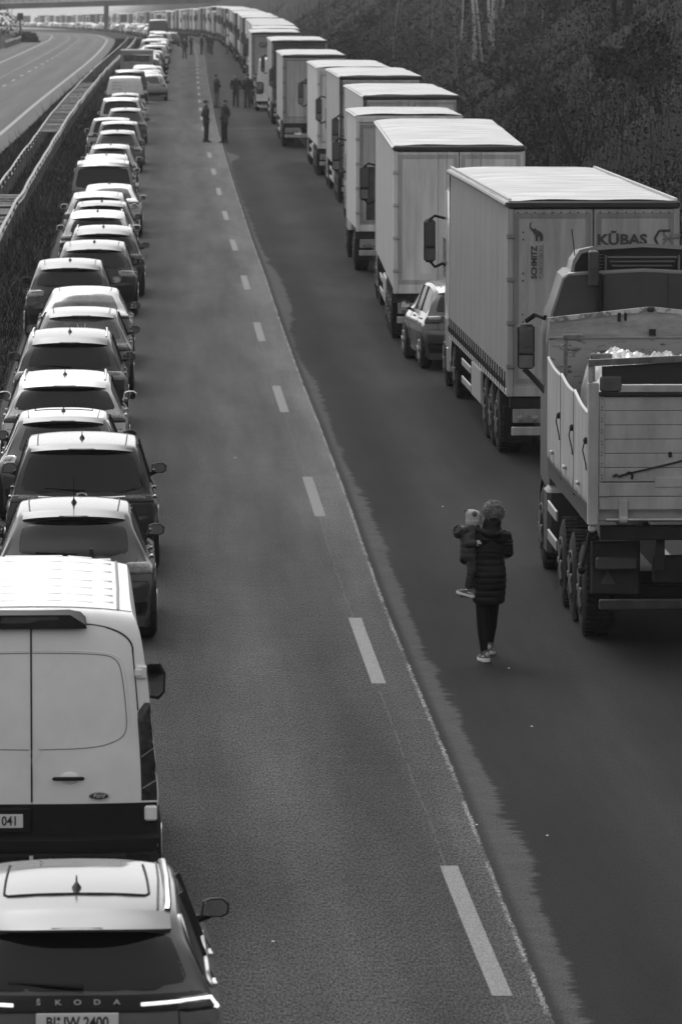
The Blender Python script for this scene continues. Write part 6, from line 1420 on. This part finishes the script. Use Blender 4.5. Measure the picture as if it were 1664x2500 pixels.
# bare trees on the slope, each one its own
def branch(mb, p, dirv, L_, r_, depth, rg, spread=.55, kinks=4, droop=0.):
    pts = [Vector(p)]; d_ = Vector(dirv).normalized(); rs = [r_]
    for k in range(kinks):
        d_ = (d_ + Vector((rg.gauss(0, .13), rg.gauss(0, .13), rg.gauss(0, .08) - droop))).normalized(); pts.append(pts[-1] + d_*L_/kinks); rs.append(r_*(1 - .75*(k+1)/kinks))
    mb.tube(pts, rs, 5 if r_ > .03 else 3, caps=False)
    if depth <= 0: return
    for k in range(3 if depth > 1 else 4):
        f = rg.uniform(.3, 1.); i = min(int(f*kinks), kinks-1); q = pts[i].lerp(pts[i+1], f*kinks - i)
        ax = Vector((rg.gauss(0, 1), rg.gauss(0, 1), rg.gauss(0, .5))).normalized(); nd = (d_ + ax*spread*1.5).normalized(); branch(mb, q, nd, L_*rg.uniform(.45, .7), max(.006, rs[i]*.5), depth-1, rg, spread, 3, droop)
def tree(name, d, off, hgt, r_, bark, label, seed, lean=0., depth=3, nb=11, first=.35, ivy=0, group=None, droop=0.):
    rg = random.Random(seed); x = C(d) + off; z = ground_z(d, off) - .2; root = empty(name, (x, d, z)); tag(root, label, 'tree', group)
    t = MB(); n = 9; pts = []; rs = []
    for k in range(n+1): f = k/n; pts.append(Vector((lean*hgt*f*f + .10*math.sin(f*5+seed), .05*math.sin(f*7+seed*2), hgt*f))); rs.append(r_*(1-.8*f)*(1.25 if k == 0 else 1))
    t.tube(pts, rs, 8, caps=False); obj('trunk', t, bark, root, smooth=True)
    c = MB()
    for k in range(nb):
        f = first + (1-first)*(k+.5)/nb; i = min(int(f*n), n-1); q = pts[i].lerp(pts[i+1], f*n-i); a = k*2.4+seed
        branch(c, q, (math.cos(a), math.sin(a), .55), hgt*(.34*(1.15-f)+.08), max(.012, rs[i]*.45), depth-1, rg, droop=droop)
    obj('crown', c, bark if bark is not BIRCH else TWIG, root)
    if ivy:
        rg2 = np.random.default_rng(seed); n_ = ivy; c_ = np.stack([rg2.normal(0, hgt*.13, n_), rg2.normal(0, hgt*.13, n_), hgt*(.15+.6*rg2.random(n_))], 1); s_ = .05*(.6+rg2.random(n_))*(d/200)**.5
        A = rg2.normal(size=(n_, 3)); A /= np.linalg.norm(A, axis=1)[:, None]; B = rg2.normal(size=(n_, 3)); V = np.stack([c_+A*s_[:, None], c_+B*s_[:, None]*.5, c_-A*s_[:, None], c_-B*s_[:, None]*.5], 1).reshape(-1, 3); np_mesh('foliage', V, np.arange(4*n_).reshape(-1, 4), UG, root)
    return root
BIRCH = mat('birch bark', .42, rough=.8, noise=.45, nscale=7, stretch=(.4, .4, 3)); DBARK = mat('dark bark', .016, rough=.9, noise=.4, nscale=8); TWIG = mat('twig bark', .035, rough=.9); MBARK = mat('grey bark', .07, rough=.9, noise=.4, nscale=8)
def at_px(px, py, d):                               # where a pixel of the photo meets the slope at distance d -> offset from the lane line
    return (px - 832) * d / 13700 - C(d)
TG = 'bare trees on the embankment'
for k, (px, d, hgt, r_, bark, lab, lean, ivy) in enumerate([
    (1152, 268, 9, .10, BIRCH, 'white birch trunk leaning slightly left, leftmost of the pale trunks', -.03, 0),
    (1172, 262, 8, .07, BIRCH, 'thin birch leaning right, second of the pale trunks', -.08, 0),
    (1196, 272, 9, .085, BIRCH, 'pale birch of a close pair, its left stem', -.06, 0),
    (1206, 270, 10, .10, BIRCH, 'brightest straight birch trunk, right stem of the close pair', .0, 0),
    (1128, 285, 7, .05, BIRCH, 'short pale stem left of the birches', -.05, 0),
    (1226, 280, 8, .05, BIRCH, 'faint pale stem just right of the birch pair', .03, 0),
    (1318, 290, 9, .06, MBARK, 'grey thin trunk between birches and the dark tree', .02, 0),
    (1490, 215, 11, .14, DBARK, 'dark tree with long low branches reaching left over the slope', .02, 0),
    (1530, 222, 12, .17, DBARK, 'thick dark trunk at the upper right of the slope', .01, 0),
    (1600, 235, 11, .10, MBARK, 'mossy grey tree near the right edge', -.02, 2500),
    (1420, 255, 9, .08, DBARK, 'slender dark tree behind the low-branched one', -.04, 0),
    (1010, 330, 7, .06, MBARK, 'small grey tree above the white-roofed lorries', .03, 0),
    (1075, 310, 8, .06, MBARK, 'thin tree left of the birches', -.03, 0),
    (960, 360, 6, .05, DBARK, 'dark sapling at the top of the far slope', .02, 0),
    (880, 420, 7, .07, DBARK, 'dark tree on the hazy far slope', .02, 0),
    (780, 520, 8, .08, DBARK, 'distant dark tree where the slope meets the bridge', .02, 0)]):
    off = at_px(px, 0, d); off = max(9.5, off)
    tree('birch_tree' if bark is BIRCH else 'bare_tree', d, off, hgt, r_, bark, lab, 20+k, lean, 3 if bark is not BIRCH else 2, nb=14 if bark is not BIRCH else 8, first=.12 if bark is DBARK and px > 1400 else .45, ivy=ivy, group=TG, droop=.04 if px == 1490 else 0)
for k in range(16):
    px = 1100 + rnd.random()*330 if k < 11 else 930 + rnd.random()*150; d = 255 + rnd.random()*60
    tree('birch_tree' if k % 3 else 'bare_tree', d, max(9.5, at_px(px, 0, d)), 4+3*rnd.random(), .025+.02*rnd.random(), mat('sapling bark', .20, rough=.8, noise=.5, nscale=6) if k % 3 else MBARK,
         'slender %s sapling %s' % (('pale', 'grey', 'thin')[k % 3], ('among the birches', 'between the birches and the low-branched dark tree', 'above the lorry roofs, left of the birches')[0 if px < 1240 and k < 11 else 1 if k < 11 else 2]), 60+k, rnd.uniform(-.15, .12), 2, nb=7, first=.4, group='saplings on the embankment')
def bush(d, off, r_, n_, label, seed, m, hz=1.):
    rg2 = np.random.default_rng(seed); root = empty('bush', (C(d)+off, d, ground_z(d, off)-.1)); tag(root, label, 'bush', 'leafy bushes on the slope')
    c_ = rg2.normal(size=(n_, 3)); c_ /= np.linalg.norm(c_, axis=1)[:, None]; rad = r_*(.45+.55*rg2.random(n_)**.5)*(1+.35*np.sin(c_[:, 0]*5+seed)*np.cos(c_[:, 2]*4)); c_ = c_*rad[:, None]; c_[:, 2] = np.abs(c_[:, 2])*hz + .2
    s_ = .05*(.6+rg2.random(n_))*(d/200)**.5; A = rg2.normal(size=(n_, 3)); A /= np.linalg.norm(A, axis=1)[:, None]; B = rg2.normal(size=(n_, 3))
    V = np.stack([c_+A*s_[:, None], c_+B*s_[:, None]*.5, c_-A*s_[:, None], c_-B*s_[:, None]*.5], 1).reshape(-1, 3); np_mesh('foliage', V, np.arange(4*n_).reshape(-1, 4), m, root)
    st = MB()
    for k in range(9): a = k*.7; st.tube([(0, 0, 0), (.3*r_*math.cos(a), .3*r_*math.sin(a), .5*r_*hz), (.75*r_*math.cos(a), .75*r_*math.sin(a), .9*r_*hz)], [.03, .02, .008], 4)
    obj('stems', st, DBARK, root)
PALE = leafy('pale seed-head leaves', .04, .30, .8)
bush(252, at_px(975, 0, 252), 1.5, 5000, 'bush with pale shining leaves just above the lorry roofs', 1, PALE, .9)
bush(300, at_px(935, 0, 300), 1.3, 3500, 'smaller pale-leaved bush left of the shining bush', 2, PALE, .8)
bush(225, at_px(1240, 0, 225), 1.2, 2500, 'low pale-tipped bush in the middle of the slope', 3, leafy('half pale leaves', .02, .16, .8), .6)
bush(180, at_px(1560, 0, 180), 1.8, 6000, 'dark dense bush at the right edge of the slope', 4, UG, .9)
bush(330, at_px(1255, 0, 330), 1.6, 4000, 'pale-tipped bush below the birch trunks', 5, PALE, .8)
rs_ = random.Random(21)
for k in range(46):                                  # leafless shrubs all over the slope, each its own
    d = 125 + 330 * rs_.random() ** 1.3; off = 9.5 + 17 * rs_.random(); h_ = rs_.uniform(1.2, 3.2); rg = random.Random(200 + k); x = C(d) + off; z = ground_z(d, off) - .1
    root = empty('shrub', (x, d, z)); kind_ = k % 3; row_ = ('low' if off < 14 else 'half way up' if off < 20 else 'high') + ' on the bank' + (' above the nearest lorry roof' if d < 190 else ' above the middle lorries' if d < 280 else ' above the far lorries')
    tag(root, '%s %s' % (('dark leafless shrub', 'tangled grey shrub with fine twigs', 'spreading brown-grey shrub')[kind_], row_), 'shrub', 'leafless shrubs on the embankment')
    st = MB()
    for q in range(9):
        a = rg.uniform(0, 6.28); branch(st, (0, 0, 0), (math.cos(a)*.6, math.sin(a)*.6, 1), h_*rg.uniform(.7, 1.1), .028, 2, rg, .6)
    obj('branches', st, (DBARK, TWIG, MBARK)[kind_], root)
    n_ = 900; r2_ = np.random.default_rng(300 + k); c_ = r2_.normal(size=(n_, 3)) * np.array([.36, .36, .22]) * h_ + np.array([0, 0, h_*.62]); s_ = .045*(.6+r2_.random(n_))*(d/200)**.5
    A = r2_.normal(size=(n_, 3)); A /= np.linalg.norm(A, axis=1)[:, None]; B = r2_.normal(size=(n_, 3)); V = np.stack([c_+A*s_[:, None], c_+B*s_[:, None]*.4, c_-A*s_[:, None], c_-B*s_[:, None]*.4], 1).reshape(-1, 3); np_mesh('foliage', V, np.arange(4*n_).reshape(-1, 4), UG if kind_ != 1 else TW, root)
# hedge and post beyond the empty carriageway, far left
def lbush(d, off, r_, n_, label, seed):
    rg2 = np.random.default_rng(seed); x = LE(d)+off; root = empty('bush', (x, d, zg(d))); tag(root, label, 'bush', 'bushes left of the empty carriageway')
    c_ = rg2.normal(size=(n_, 3)); c_ /= np.linalg.norm(c_, axis=1)[:, None]; c_ *= (r_*(.5+.5*rg2.random(n_)))[:, None]; c_[:, 2] = np.abs(c_[:, 2])*.8
    A = rg2.normal(size=(n_, 3))*.16; B = rg2.normal(size=(n_, 3))*.08; V = np.stack([c_+A, c_+B, c_-A, c_-B], 1).reshape(-1, 3); np_mesh('foliage', V, np.arange(4*n_).reshape(-1, 4), UG, root)
    obj('stems', MB().tube([(0, 0, 0), (.1, 0, r_*.6)], .06, 5), DBARK, root)
lbush(640, -9.2, 1.5, 1500, 'dark round bush at the end of the far bright guard rail', 31); lbush(600, -14, 2.4, 1800, 'low dark hedge left of the far bright guard rail', 32); lbush(560, -15, 2.2, 1500, 'nearest low shrub at the left picture edge', 33); lbush(800, -20, 9, 3000, 'tall dark tree mass cut by the left picture edge', 34)
sp = empty('sign_post', (LE(660)-10.2, 660, zg(660))); tag(sp, 'small dark sign post beside the far bright guard rail', 'sign'); obj('post', MB().tube([(0, 0, 0), (0, 0, 3.2)], .09, 6), CHASSIS, sp); obj('sign_back', MB().box(-.35, .35, -.03, .0, 2.5, 3.3, .02), CHASSIS, sp)
# litter and pale specks on the asphalt
for k, (px, py) in enumerate(((1340, 2064), (1166, 2037), (1301, 1791), (1244, 1646), (1081, 1244), (573, 1123), (664, 2330))):
    d = 103265 / (py + 86); X = (px - 832)*d/13700; tag(obj('litter', MB().box(X-.011, X+.011, d-.015, d+.015, .004, .009, .002), mat('litter white', .6), None), ['pale scrap on the dark lane near the bottom right', 'pale scrap lying on the lane joint', 'faint flat scrap in the lane behind the woman', 'tiny scrap by the walking woman\'s shoes', 'small bright scrap ahead of the woman', 'white speck in the middle of the open lane', 'white speck in the open lane near the bottom'][k], 'litter', 'small pale scraps on the road')

# ---------------------------------------------------------------- haze
hz = MB().box(-1600, 1700, -70, 3310, -60, 60)
hm = bpy.data.materials.new('haze'); hm.use_nodes = True; ht = hm.node_tree; ht.nodes.clear(); ho = ht.nodes.new('ShaderNodeOutputMaterial'); pv = ht.nodes.new('ShaderNodeVolumePrincipled')
pv.inputs['Color'].default_value = (.95, .95, .95, 1); pv.inputs['Density'].default_value = HAZE; pv.inputs['Anisotropy'].default_value = .2; ht.links.new(pv.outputs[0], ho.inputs['Volume'])
tag(obj('haze', hz, hm), kind='stuff')
